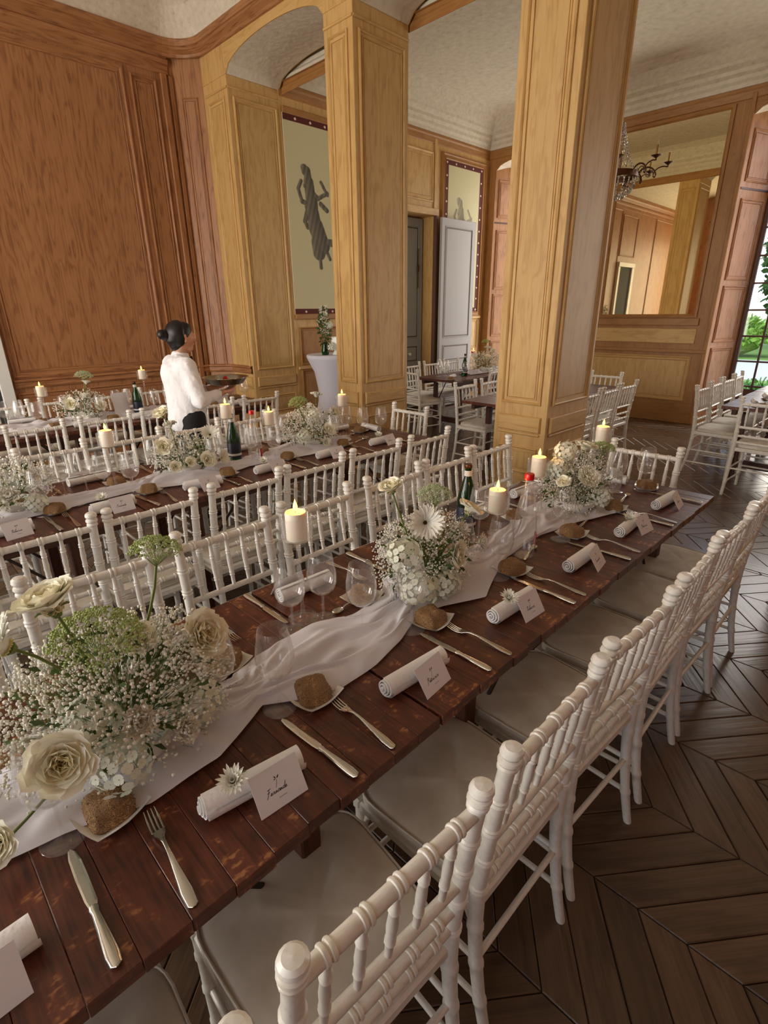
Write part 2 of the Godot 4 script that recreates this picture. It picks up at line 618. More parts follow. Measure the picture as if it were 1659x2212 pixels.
func strip(p: Node3D, m: Material, called: String, o: Vector3, u: Vector3, w: float, h: float, proud: float) -> void:
	var b := MB.new()
	var nn := u.cross(Vector3.UP)
	b.off = Vector2(rng.randf() * 4, rng.randf() * 4)
	b.box(Transform3D(Basis(u, Vector3.UP, nn), o + u * w * 0.5 + Vector3.UP * h * 0.5 + nn * proud * 0.5), Vector3(w, h, proud), minf(0.006, proud * 0.45), 0 if w > h else 1)
	part(p, called, b, m)


# one face of a pillar: plinth, dado and long panel
func pillar_face(p: Node3D, m: Material, o: Vector3, u: Vector3, w: float) -> void:
	strip(p, m, "plinth", o, u, w, 0.33, 0.02)
	panel(p, m, o + u * 0.06 + Vector3.UP * 0.37, u, w - 0.12, 0.22, 0.7)
	strip(p, m, "dado_lip", o + u * 0.05 + Vector3.UP * 0.69, u, w - 0.10, 0.02, 0.016)
	block(p, m, o + u * 0.045 + Vector3.UP * 0.718, u, w - 0.09, 0.127)
	panel(p, m, o + u * 0.06 + Vector3.UP * 0.935, u, w - 0.12, 2.97)
	strip(p, m, "cap_band", o + Vector3.UP * 3.97, u, w, 0.022, 0.012)


func arch_y(z: float, z0: float, z1: float, spring: float, rise: float) -> float:
	var k := (z - (z0 + z1) * 0.5) / ((z1 - z0) * 0.5)
	return spring + rise * sqrt(maxf(0.0, 1.0 - k * k))


# wall across X with segmental arches over the openings; returns body and soffit meshes
func arched(body: MB, soffit: MB, x0: float, x1: float, z0: float, z1: float, spring: float, rise: float, top: float) -> void:
	var nseg := 24
	for j in nseg:
		var za := lerpf(z0, z1, float(j) / nseg)
		var zb := lerpf(z0, z1, float(j + 1) / nseg)
		var ya := arch_y(za, z0, z1, spring, rise)
		var yb := arch_y(zb, z0, z1, spring, rise)
		body.face([Vector3(x0, ya, za), Vector3(x0, yb, zb), Vector3(x0, top, zb), Vector3(x0, top, za)], Vector3.LEFT, Vector3.UP, Vector3.BACK)
		body.face([Vector3(x1, ya, za), Vector3(x1, yb, zb), Vector3(x1, top, zb), Vector3(x1, top, za)], Vector3.RIGHT, Vector3.UP, Vector3.BACK)
		var nn := Vector3(0, -(zb - za), yb - ya).normalized()
		soffit.face([Vector3(x0 + 0.012, ya, za), Vector3(x0 + 0.012, yb, zb), Vector3(x1 - 0.012, yb, zb), Vector3(x1 - 0.012, ya, za)], nn, Vector3.RIGHT, Vector3.BACK)
		for e in [[x0, x0 + 0.012], [x1 - 0.012, x1]]:
			body.face([Vector3(e[0], ya, za), Vector3(e[0], yb, zb), Vector3(e[1], yb, zb), Vector3(e[1], ya, za)], nn, Vector3.RIGHT, Vector3.BACK)


func cove_path() -> Array:
	var p := [Vector2(-4.0, ZL)]
	for j in 9:
		var a := -PI / 2 + PI / 2 * j / 8.0
		p.append(Vector2(XF - 0.42 + 0.42 * cos(a), ZL + 0.42 + 0.42 * sin(a)))
	p.append(Vector2(XF, 2.2))
	return p


func make_floor() -> void:
	var f := struct("floor", "chevron oak parquet floor running through both rooms", "floor")
	var b := MB.new()
	b.bx(-4.3, 9.6, -0.12, -0.009, -7.3, 3.3, 0.0)
	part(f, "subfloor", b, M.dark_wood)
	var w := 0.3825
	var rise := 0.3075
	var pitch := 0.134
	var protos := []
	for hand in 2:
		for q in 6:
			var pm := MB.new()
			plank_shape(pm, Vector3.ZERO, w, rise * (1.0 if hand == 0 else -1.0), pitch, Color(1, 1, 1) * [0.72, 0.86, 0.95, 1.05, 0.8, 1.0][q], Vector2(q * 0.37, q * 0.83))
			protos.append(pm.mesh())
	var spots := []
	var cam_f := Vector2(cos(deg_to_rad(45.4)), -sin(deg_to_rad(45.4)))
	for k in range(-14, 22):
		var x := 1.242 + w * k
		var hand := posmod(k, 2)
		var zz := -0.35 if hand == 0 else -0.0425
		for j in range(-54, 27):
			var z := zz + pitch * j
			var zm := z + (rise if hand == 0 else -rise) * 0.5
			if zm < -7.2 or zm > 3.0 or x < -4.1 or x > 9.3 or (x < XF - 0.3 and zm < ZL - 0.1):
				continue
			var q := Vector2(x + w * 0.5, zm)
			var score := 0.0
			var along := q.dot(cam_f)
			var sidew := absf(q.dot(Vector2(-cam_f.y, cam_f.x)))
			if along > 0.2 and sidew < along * 0.98 + 0.35:
				score = 1.0 / (q.length_squared() + 2.7)
				if zm < -0.62 and q.x < 3.2:
					score *= 0.05
				if zm < -2.2 and q.x < 4.4:
					score *= 0.1
			spots.append([score, x, z, hand])
	spots.sort_custom(func(a, c): return a[0] > c[0])
	var rest := MB.new()
	for j in spots.size():
		var s = spots[j]
		var tone := rng.randi() % 6
		if j < 300:
			part(f, "plank", protos[s[3] * 6 + tone], M.parquet, Vector3(s[1], 0, s[2]))
		else:
			plank_shape(rest, Vector3(s[1], 0, s[2]), w, rise * (1.0 if s[3] == 0 else -1.0), pitch, Color(1, 1, 1) * [0.72, 0.86, 0.95, 1.05, 0.8, 1.0][tone], Vector2(rng.randf() * 5, rng.randf() * 5))
	var o := part(f, "plank_field", rest, M.parquet)
	o.set_meta("kind", "stuff")
	var th := MB.new()
	th.bx(XF + 0.16, XF + 0.29, -0.004, 0.0025, -2.0, 2.1, 0.002, 2)
	part(f, "threshold_board", th, M.parquet)


func plank_shape(b: MB, at: Vector3, w: float, rise: float, pitch: float, tint: Color, uvo: Vector2) -> void:
	b.col = Color(tint.r, tint.g, tint.b, 1)
	b.off = uvo
	var along := Vector3(w, 0, rise).normalized()
	var across := Vector3(-along.z, 0, along.x)
	var g := 0.0012
	var e := 0.0032
	var rings := []
	for q in [[g, 0.0 - 0.0028], [g + e, 0.0]]:
		var m: float = q[0]
		rings.append([Vector3(m, q[1], m * 1.25 + rise * m / w), Vector3(w - m, q[1], rise + m * 1.25 - rise * m / w), Vector3(w - m, q[1], rise + pitch - m * 1.25 - rise * m / w), Vector3(m, q[1], pitch - m * 1.25 + rise * m / w)])
	var top := []
	for q in rings[1]:
		top.append(at + q)
	b.face(top, Vector3.UP, across, along)
	for j in 4:
		var j2 := (j + 1) % 4
		var d: Vector3 = rings[0][j2] - rings[0][j]
		var outw := Vector3(d.z, 0, -d.x).normalized()
		b.face([at + rings[0][j], at + rings[0][j2], at + rings[1][j2], at + rings[1][j]], (outw + Vector3.UP).normalized(), across, along)
		b.face([at + rings[0][j], at + rings[0][j2], at + rings[0][j2] - Vector3(0, 0.007, 0), at + rings[0][j] - Vector3(0, 0.007, 0)], outw, across, along)


func make_room() -> void:
	make_floor()
	# panelled wall along the dining room
	var wl := struct("wall_left", "tall knotty pine panelled wall behind the rear table", "wall")
	var b := MB.new()
	b.bx(-4.3, XF + 0.3, 0, 5.5, ZL - 0.3, ZL, 0.0)
	b.face([Vector3(XF - 0.222, 0, ZL), Vector3(XF, 0, ZL + 0.25), Vector3(XF, 4.5, ZL + 0.25), Vector3(XF - 0.222, 4.5, ZL)], Vector3(-0.75, 0, 0.66).normalized(), Vector3(0.66, 0, 0.75).normalized(), Vector3.UP)
	part(wl, "wall_body", b, M.pine)
	var X := Vector3.RIGHT
	for q in [[1.27, 2.985], [-2.9, -1.2]]:
		panel(wl, M.pine, Vector3(q[0], 1.0, ZL), X, q[1] - q[0], 3.17, 1.5)
		panel(wl, M.pine, Vector3(q[0], 0.22, ZL), X, q[1] - q[0], 0.62)
	panel(wl, M.pine, Vector3(3.05, 1.0, ZL), X, 0.30, 3.13, 1.2)
	panel(wl, M.pine, Vector3(3.05, 0.22, ZL), X, 0.30, 0.62)
	strip(wl, M.pine, "pilaster", Vector3(3.40, 0.0, ZL), X, 0.07, 4.2, 0.035)
	strip(wl, M.pine, "pilaster", Vector3(3.50, 0.0, ZL), X, 0.05, 4.2, 0.02)
	var dg := Vector3(0.222, 0, 0.25).normalized()
	panel(wl, M.pine, Vector3(XF - 0.222, 0.95, ZL) + dg * 0.07, dg, 0.19, 3.05, 0.8)
	panel(wl, M.pine, Vector3(XF - 0.222, 0.3, ZL) + dg * 0.07, dg, 0.19, 0.5, 0.8)
	var r := MB.new()
	r.run([Vector2(1.26, ZL), Vector2(3.568, ZL), Vector2(XF, ZL + 0.25), Vector2(XF, -6.26)], [Vector2(0, 0.885), Vector2(0.018, 0.89), Vector2(0.03, 0.91), Vector2(0.022, 0.93), Vector2(0.022, 0.95), Vector2(0.04, 0.965), Vector2(0.03, 0.985), Vector2(0.0, 0.99)])
	part(wl, "chair_rail", r, M.pine)
	r = MB.new()
	r.run([Vector2(-4.0, ZL), Vector2(3.5, ZL)], [Vector2(0, 4.19), Vector2(0.015, 4.20), Vector2(0.015, 4.27), Vector2(0.04, 4.29), Vector2(0.045, 4.33), Vector2(0.02, 4.35), Vector2(0.02, 4.40), Vector2(0.0, 4.41)])
	part(wl, "frieze", r, M.pine)
	r = MB.new()
	r.run([Vector2(1.25, ZL), Vector2(3.568, ZL), Vector2(XF, ZL + 0.25)], [Vector2(0.0, 0), Vector2(0.025, 0), Vector2(0.025, 0.15), Vector2(0.012, 0.18), Vector2(0.0, 0.185)])
	part(wl, "skirting", r, M.pine)
	# side door of the panelled wall
	var d0 := struct("door_1", "pale grey painted side door in the pine panelled wall", "door")
	for q in [[0.12, 0.28], [1.12, 1.24]]:
		strip(d0, M.white_door, "door_jamb", Vector3(q[0], 0, ZL), X, q[1] - q[0], 2.75, 0.07)
	strip(d0, M.white_door, "door_head", Vector3(0.12, 2.75, ZL), X, 1.12, 0.12, 0.08)
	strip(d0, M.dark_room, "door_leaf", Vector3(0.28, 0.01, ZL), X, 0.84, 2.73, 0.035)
	panel(d0, M.pine, Vector3(0.16, 3.02, ZL), X, 1.04, 1.05)
	# cornice and cove
	var tr := struct("trim_1", "wooden cornice under the plaster cove of the dining room", "trim")
	r = MB.new()
	r.run(cove_path(), [Vector2(0, 4.36), Vector2(0.02, 4.365), Vector2(0.03, 4.39), Vector2(0.07, 4.42), Vector2(0.085, 4.44), Vector2(0.10, 4.445), Vector2(0.105, 4.50), Vector2(0.10, 4.51), Vector2(0.0, 4.51)])
	part(tr, "cornice", r, M.pine)
	var ce := struct("ceiling", "plain plaster ceiling with a rounded cove", "ceiling")
	r = MB.new()
	r.run(cove_path(), [Vector2(0.0, 4.511), Vector2(0.085, 4.512), Vector2(0.11, 4.62), Vector2(0.18, 4.76), Vector2(0.30, 4.88), Vector2(0.46, 4.96), Vector2(0.66, 5.0)])
	part(ce, "cove", r, M.plaster)
	b = MB.new()
	b.bx(-4.3, XB, 5.0, 5.3, ZL - 0.3, 2.5, 0.0)
	b.bx(XB, 9.7, 4.62, 5.3, -6.6, 3.3, 0.0)
	part(ce, "ceiling_slab", b, M.plaster)
	# arcade
	var wa := struct("wall_arcade", "golden oak arcade wall with flat arches between the two rooms", "wall")
	var body := MB.new()
	var sof := MB.new()
	var piers := [[-6.76, -6.237], [-4.54, -4.155], [-2.497, -2.018], [-0.36, 0.14], [1.8, 2.4]]
	for j in 4:
		arched(body, sof, XF, XB, piers[j][1], piers[j + 1][0], SPRING, 0.185, 5.2)
	for p in piers:
		body.bx(XF, XB, SPRING, 5.2, p[0], p[1], 0.0)
	part(wa, "spandrel", body, M.oak)
	part(wa, "soffit", sof, M.plaster)
	var words := ["oak pilaster in the corner beside the pine panelled wall", "slim oak pillar between the end chair and the cocktail table", "wide oak pillar beside the chandelier, behind the front table flowers", "oak pillar at the open side of the arcade", "oak pilaster at the far end of the arcade"]
	for j in piers.size():
		var p = piers[j]
		var po := struct("pillar" if j == 0 else "pillar_%03d" % j, words[j], "pillar")
		b = MB.new()
		b.bx(XF, XB, 0, SPRING, p[0], p[1], 0.004)
		part(po, "pillar_body", b, M.oak)
		pillar_face(po, M.oak, Vector3(XF, 0, p[0] + (0.05 if j == 0 else 0.0)), Vector3.BACK, p[1] - p[0] - (0.05 if j == 0 else 0.0))
		pillar_face(po, M.oak, Vector3(XF, 0, p[1]), X, XB - XF)
		if j > 0:
			panel(po, M.oak, Vector3(XB, 0.935, p[1] - 0.06), Vector3.FORWARD, p[1] - p[0] - 0.12, 2.97)
			panel(po, M.oak, Vector3(XB - 0.06, 0.935, p[0]), Vector3.LEFT, XB - XF - 0.12, 2.97)
	make_window_room()
	make_far_walls()


func make_window_room() -> void:
	var X := Vector3.RIGHT
	var Z := Vector3.BACK
	var wr := struct("wall_north", "panelled wall of the next room with painted figures and a grey door", "wall")
	var b := MB.new()
	b.bx(XB - 0.02, 5.9, 0, 4.7, ZR - 0.35, ZR, 0.0)
	b.bx(7.36, XM + 0.2, 0, 4.7, ZR - 0.35, ZR, 0.0)
	b.bx(5.9, 7.36, 3.06, 4.7, ZR - 0.35, ZR, 0.0)
	b.bx(5.85, 7.4, 0, 3.06, ZR - 0.45, ZR - 0.30, 0.0)
	part(wr, "wall_body", b, M.oak)
	panel(wr, M.oak, Vector3(5.95, 3.25, ZR), X, 1.36, 0.68, 1.3)
	panel(wr, M.oak, Vector3(7.52, 0.95, ZR), X, 1.14, 0.55)
	panel(wr, M.oak, Vector3(7.52, 0.28, ZR), X, 1.14, 0.60)
	panel(wr, M.brown_oak, Vector3(4.55, 0.28, ZR), X, 1.2, 0.60)
	panel(wr, M.brown_oak, Vector3(4.55, 0.95, ZR), X, 1.2, 0.50)
	strip(wr, M.oak, "chair_rail", Vector3(7.42, 1.5, ZR), X, 1.3, 0.04, 0.03)
	strip(wr, M.oak, "chair_rail", Vector3(4.5, 0.89, ZR), X, 1.35, 0.04, 0.03)
	strip(wr, M.oak, "door_head_moulding", Vector3(5.82, 3.06, ZR), X, 1.6, 0.10, 0.05)
	strip(wr, M.oak, "pilaster", Vector3(7.33, 3.16, ZR), X, 0.06, 0.95, 0.02)
	# two painted panels; the first runs on behind the corner of the arch
	for q in [[4.497, 5.42, 0.085, mural(200, 520, true), "tall cream wall painting of a dancing draped woman, behind the cocktail table"], [7.6, 8.6, 0.0, mural(200, 520, false), "cream wall painting of a woman half covered by the grey door"]]:
		var t := thing("wall_painting", q[4], "painting", Vector3(q[0], 1.62, ZR), 0, "painted panels of the next room")
		var pm := MB.new()
		var w: float = q[1] - q[0]
		pm.box(Transform3D(Basis(), Vector3(w * 0.5, 1.13, 0.008)), Vector3(w, 2.27, 0.012), 0.0)
		part(t, "backing", pm, M.cream_plaster)
		pm = MB.new()
		var ids := [pm.vert(Vector3(0, 0, 0.0155), Z, Vector2(q[2], 1)), pm.vert(Vector3(w, 0, 0.0155), Z, Vector2(1, 1)), pm.vert(Vector3(w, 2.26, 0.0155), Z, Vector2(1, 0)), pm.vert(Vector3(0, 2.26, 0.0155), Z, Vector2(q[2], 0))]
		pm.quad(ids[0], ids[1], ids[2], ids[3])
		part(t, "painted_face", pm, mat("mural%d" % int(q[0]), Color(1, 1, 1), 0.75, 0, q[3]))
		if q[2] > 0.0:
			for y in [-0.07, 2.26]:
				pm = MB.new()
				pm.bx(0.0, w, y, y + 0.07, 0.0, 0.03, 0.008, 0)
				part(t, "frame_strip", pm, M.brown_oak)
		else:
			pm = MB.new()
			pm.frame(Vector3(-0.09, -0.09, 0), X, Vector3.UP, w + 0.18, 2.44, [Vector2(0, 0), Vector2(0.002, 0.03), Vector2(0.02, 0.038), Vector2(0.035, 0.022), Vector2(0.06, 0.024), Vector2(0.075, 0.034), Vector2(0.088, 0.020), Vector2(0.092, 0.0)])
			part(t, "frame", pm, M.brown_oak)
	# grey double door, one leaf folded back against the wall
	var dd := struct("door_2", "grey double door with dark outlined panels, one leaf folded open", "door")
	for q in [[5.92, 0.70, -0.26, M.blue_grey_paint], [6.63, 0.70, -0.26, M.blue_grey_paint], [7.385, 0.92, 0.10, M.grey_paint]]:
		var lf := MB.new()
		lf.bx(0, q[1], 0.02, 3.04, 0, 0.045, 0.006)
		var leaf := part(dd, "door_leaf", lf, q[3], Vector3(q[0], 0, ZR + q[2]))
		for y in [[0.15, 0.50], [0.80, 0.28], [1.20, 1.72]]:
			var fm := MB.new()
			fm.frame(Vector3(0.10, y[0], 0.045), X, Vector3.UP, q[1] - 0.20, y[1], [Vector2(0, 0), Vector2(0.002, 0.010), Vector2(0.010, 0.010), Vector2(0.012, 0.001)])
			part(leaf, "door_moulding", fm, q[3])
			fm = MB.new()
			fm.frame(Vector3(0.118, y[0] + 0.018, 0.0452), X, Vector3.UP, q[1] - 0.236, y[1] - 0.036, [Vector2(0, 0), Vector2(0.0, 0.002), Vector2(0.016, 0.002), Vector2(0.016, 0.0)])
			part(leaf, "door_outline", fm, M.dark_line)
		if q[0] < 7.0 and q[0] > 6.2:
			var kb := MB.new()
			kb.lathe([Vector2(0.0, 0.06), Vector2(0.022, 0.055), Vector2(0.026, 0.04), Vector2(0.012, 0.025), Vector2(0.012, 0.0)], 10, Transform3D(Basis(Vector3.RIGHT, PI / 2), Vector3(0.36, 0.94, 0.045)))
			part(leaf, "door_knob", kb, M.porcelain)
			kb = MB.new()
			kb.tube([Vector3(0.57, 2.0, 0.065), Vector3(0.57, 2.6, 0.065)], 0.008)
			kb.ball(Vector3(0.57, 2.3, 0.07), 0.025, 8, 5, Vector3(1, 2.6, 0.6))
			part(leaf, "door_bolt", kb, M.bronze)
	strip(dd, M.window_wood, "door_post", Vector3(7.335, 0, ZR), X, 0.05, 3.06, 0.07)
	# mirror wall with two deep window niches
	var wm := struct("wall_mirror", "brown panelled end wall holding the big mirror between window niches", "wall")
	b = MB.new()
	var sof := MB.new()
	var niches := [[-6.08, -4.28], [-2.31, -0.51], [0.95, 2.75]]
	var piers := [[-6.6, -6.08], [-4.28, -2.31], [-0.51, 0.95], [2.75, 3.4]]
	for p in piers:
		b.bx(XM, XM + 0.55, 0, 4.7, p[0], p[1], 0.0)
	for nn in niches:
		arched(b, sof, XM, XM + 0.55, nn[0], nn[1], 3.87, 0.16, 4.7)
	part(wm, "wall_body", b, M.brown_oak)
	part(wm, "soffit", sof, M.plaster)
	strip(wm, M.brown_oak, "plinth", Vector3(XM, 0, -4.28), Z, 1.97, 0.30, 0.02)
	panel(wm, M.oak, Vector3(XM, 0.33, -4.1), Z, 1.6, 0.64)
	strip(wm, M.brown_oak, "chair_rail", Vector3(XM, 1.02, -4.28), Z, 1.97, 0.05, 0.035)
	block(wm, M.oak, Vector3(XM, 1.15, -4.05), Z, 1.56, 0.21)
	strip(wm, M.brown_oak, "pilaster", Vector3(XM, 0, -2.36), Z, 0.05, 4.1, 0.03)
	strip(wm, M.brown_oak, "pilaster", Vector3(XM, 0, -4.28), Z, 0.05, 4.1, 0.03)
	strip(wm, M.brown_oak, "mirror_rail", Vector3(XM, 1.40, -4.1), Z, 1.62, 0.10, 0.03)
	for k in niches.size():
		make_niche(k, niches[k])
	var mr := thing("wall_mirror_glass", "big frameless mirror set in the brown panelled wall reflecting the arcade", "mirror", Vector3(XM, 1.555, -3.90))
	b = MB.new()
	b.box(Transform3D(Basis(), Vector3(-0.012, 1.21, 0.665)), Vector3(0.012, 2.42, 1.33), 0.002)
	part(mr, "mirror_pane", b, M.mirror)
	b = MB.new()
	b.frame(Vector3(0, -0.05, -0.05), Z, Vector3.UP, 1.43, 2.52, [Vector2(0, 0), Vector2(0.002, 0.03), Vector2(0.03, 0.036), Vector2(0.046, 0.02), Vector2(0.052, 0.012)])
	part(mr, "frame", b, M.brown_oak)
	# white cornice of the window room
	var tr := struct("trim_2", "white plaster cornice round the next room", "trim")
	var r := MB.new()
	var path := [Vector2(XB, 3.0), Vector2(XB, ZR), Vector2(XM, ZR), Vector2(XM, 3.0)]
	r.run(path, [Vector2(0, 4.17), Vector2(0.03, 4.175), Vector2(0.035, 4.22), Vector2(0.06, 4.25), Vector2(0.065, 4.29), Vector2(0.10, 4.32), Vector2(0.105, 4.36), Vector2(0.16, 4.40), Vector2(0.17, 4.43), Vector2(0.28, 4.56), Vector2(0.42, 4.62)], 1.0)
	part(tr, "cornice", r, M.plaster)
	r = MB.new()
	r.run(path, [Vector2(0, 4.04), Vector2(0.012, 4.05), Vector2(0.02, 4.12), Vector2(0.03, 4.14), Vector2(0.03, 4.17), Vector2(0, 4.172)], 1.0)
	part(tr, "wooden_frieze", r, M.brown_oak)


func make_niche(k: int, nz: Array) -> void:
	var d := 0.60
	var za: float = nz[0] + 0.20
	var zb: float = nz[1] - 0.20
	var xo := XM + d
	var st := struct("window_%d" % (k + 1), ["small paned french window in the niche beside the grey door", "small paned french window in the niche beside the mirror, garden outside", "small paned french window beyond the long room"][k], "window")
	# splayed jambs
	for s in [0, 1]:
		var z0: float = nz[s]
		var z1: float = [za, zb][s]
		var u := Vector3(d, 0, z1 - z0).normalized()
		var b := MB.new()
		var nn := u.cross(Vector3.UP) * (1.0 if s == 0 else -1.0)
		b.face([Vector3(XM, 0, z0), Vector3(xo, 0, z1), Vector3(xo, 4.0, z1), Vector3(XM, 4.0, z0)], nn, u, Vector3.UP)
		part(st, "jamb", b, M.pine)
		var uu := u if s == 0 else -u
		var o := Vector3(XM, 0, z0) if s == 0 else Vector3(xo, 0, z1)
		var l := Vector2(d, z1 - z0).length()
		for y in [[0.2, 0.9], [1.17, 0.75], [1.99, 0.98], [3.16, 0.58]]:
			panel(st, M.pine, o + uu * 0.07 + Vector3.UP * y[0], uu, l - 0.14, y[1], 0.9)
		strip(st, M.dark_wood, "shutter_joint", o + uu * 0.02 + Vector3.UP * 3.07, uu, l - 0.04, 0.025, 0.006)
		b = MB.new()
		b.bx(xo - 0.02, xo + 0.30, 0, 4.3, nz[s] - 0.25 if s == 0 else z1 + 0.0, z1 if s == 0 else nz[s] + 0.25, 0.0)
		part(st, "outer_wall", b, M.brown_oak)
	var hd := MB.new()
	hd.bx(xo - 0.02, xo + 0.3, 4.0, 4.7, nz[0] - 0.25, nz[1] + 0.25, 0.0)
	hd.face([Vector3(XM, 4.02, nz[0]), Vector3(xo, 4.02, nz[0]), Vector3(xo, 4.02, nz[1]), Vector3(XM, 4.02, nz[1])], Vector3.DOWN, Vector3.RIGHT, Vector3.BACK)
	part(st, "niche_head", hd, M.plaster)
	# frame, muntins and panes
	var zs := []
	var w := (zb - za - 0.12) / 5.0
	for j in 6:
		zs.append(za + 0.06 + w * j)
	var fr := MB.new()
	fr.bx(xo + 0.02, xo + 0.09, 0.02, 4.0, za, za + 0.055, 0.006)
	fr.bx(xo + 0.02, xo + 0.09, 0.02, 4.0, zb - 0.055, zb, 0.006)
	fr.bx(xo + 0.02, xo + 0.09, 0.0, 0.10, za, zb, 0.006, 2)
	fr.bx(xo + 0.02, xo + 0.09, 3.9, 4.0, za, zb, 0.006, 2)
	fr.bx(xo + 0.0, xo + 0.10, 3.02, 3.11, za, zb, 0.006, 2)
	part(st, "window_frame", fr, M.window_wood)
	var pb := MB.new()
	pb.bx(xo + 0.035, xo + 0.07, 0.10, 0.50, za + 0.05, zb - 0.05, 0.006, 2)
	part(st, "kick_panel", pb, M.window_wood)
	for j in range(1, 5):
		var mb := MB.new()
		mb.bx(xo + 0.035, xo + 0.075, 0.50, 3.92, zs[j] - 0.012, zs[j] + 0.012, 0.004)
		part(st, "muntin", mb, M.window_wood)
	var ys := [0.54, 0.893, 1.245, 1.60, 1.955, 2.31, 2.66]
	for y in ys + [3.45]:
		var mb := MB.new()
		mb.bx(xo + 0.037, xo + 0.073, y - 0.012, y + 0.012, za + 0.05, zb - 0.05, 0.004, 2)
		part(st, "glazing_bar", mb, M.window_wood)
	var rows := ys + [3.03, 3.45, 3.92]
	for j in 5:
		for q in rows.size() - 1:
			var g := MB.new()
			g.face([Vector3(0, 0, 0), Vector3(0, 0, w), Vector3(0, rows[q + 1] - rows[q], w), Vector3(0, rows[q + 1] - rows[q], 0)], Vector3.LEFT, Vector3.BACK, Vector3.UP)
			part(st, "pane", g, M.pane, Vector3(xo + 0.055, rows[q], zs[j]))


func make_far_walls() -> void:
	# window wall of the dining room, behind the viewer's left hand
	var ww := struct("wall_west", "panelled wall with tall windows lighting the dining room", "wall")
	var b := MB.new()
	var holes := [[-6.3, -4.8], [-3.9, -2.4], [-1.5, 0.0], [0.6, 2.1]]
	var z := ZL - 0.3
	for q in holes:
		b.bx(-4.3, -4.0, 0, 5.3, z, q[0], 0.0)
		b.bx(-4.3, -4.0, 0, 0.25, q[0], q[1], 0.0)
		b.bx(-4.3, -4.0, 3.75, 5.3, q[0], q[1], 0.0)
		z = q[1]
	b.bx(-4.3, -4.0, 0, 5.3, z, 2.5, 0.0)
	part(ww, "wall_body", b, M.pine)
	for k in holes.size():
		var q = holes[k]
		var st := struct("window_%d" % (k + 4), "tall window of the dining room, %s from the pine wall" % seat_words[k], "window")
		var f := MB.new()
		f.bx(-4.2, -4.12, 0.25, 3.75, q[0], q[0] + 0.07)
		f.bx(-4.2, -4.12, 0.25, 3.75, q[1] - 0.07, q[1])
		f.bx(-4.2, -4.12, 0.25, 0.35, q[0], q[1])
		f.bx(-4.2, -4.12, 3.65, 3.75, q[0], q[1])
		f.bx(-4.19, -4.13, 0.35, 3.65, (q[0] + q[1]) * 0.5 - 0.05, (q[0] + q[1]) * 0.5 + 0.05)
		for y in [0.9, 1.5, 2.1, 2.7, 3.2]:
			f.bx(-4.18, -4.14, y - 0.015, y + 0.015, q[0], q[1])
		part(st, "window_frame", f, M.window_wood)
		var g := MB.new()
		g.face([Vector3(-4.16, 0.3, q[0]), Vector3(-4.16, 0.3, q[1]), Vector3(-4.16, 3.7, q[1]), Vector3(-4.16, 3.7, q[0])], Vector3.RIGHT, Vector3.BACK, Vector3.UP)
		part(st, "pane", g, M.pane)
	var ws := struct("wall_south", "panelled wall closing both rooms", "wall")
	b = MB.new()
	b.bx(-4.3, XB, 0, 5.3, 2.2, 2.5, 0.0)
	b.bx(XB - 0.3, 9.7, 0, 5.3, 3.0, 3.3, 0.0)
	part(ws, "wall_body", b, M.pine)
	for k in 4:
		panel(ws, M.pine, Vector3(-2.0 + 1.5 * k, 1.0, 2.2), Vector3.LEFT, 1.3, 3.1)


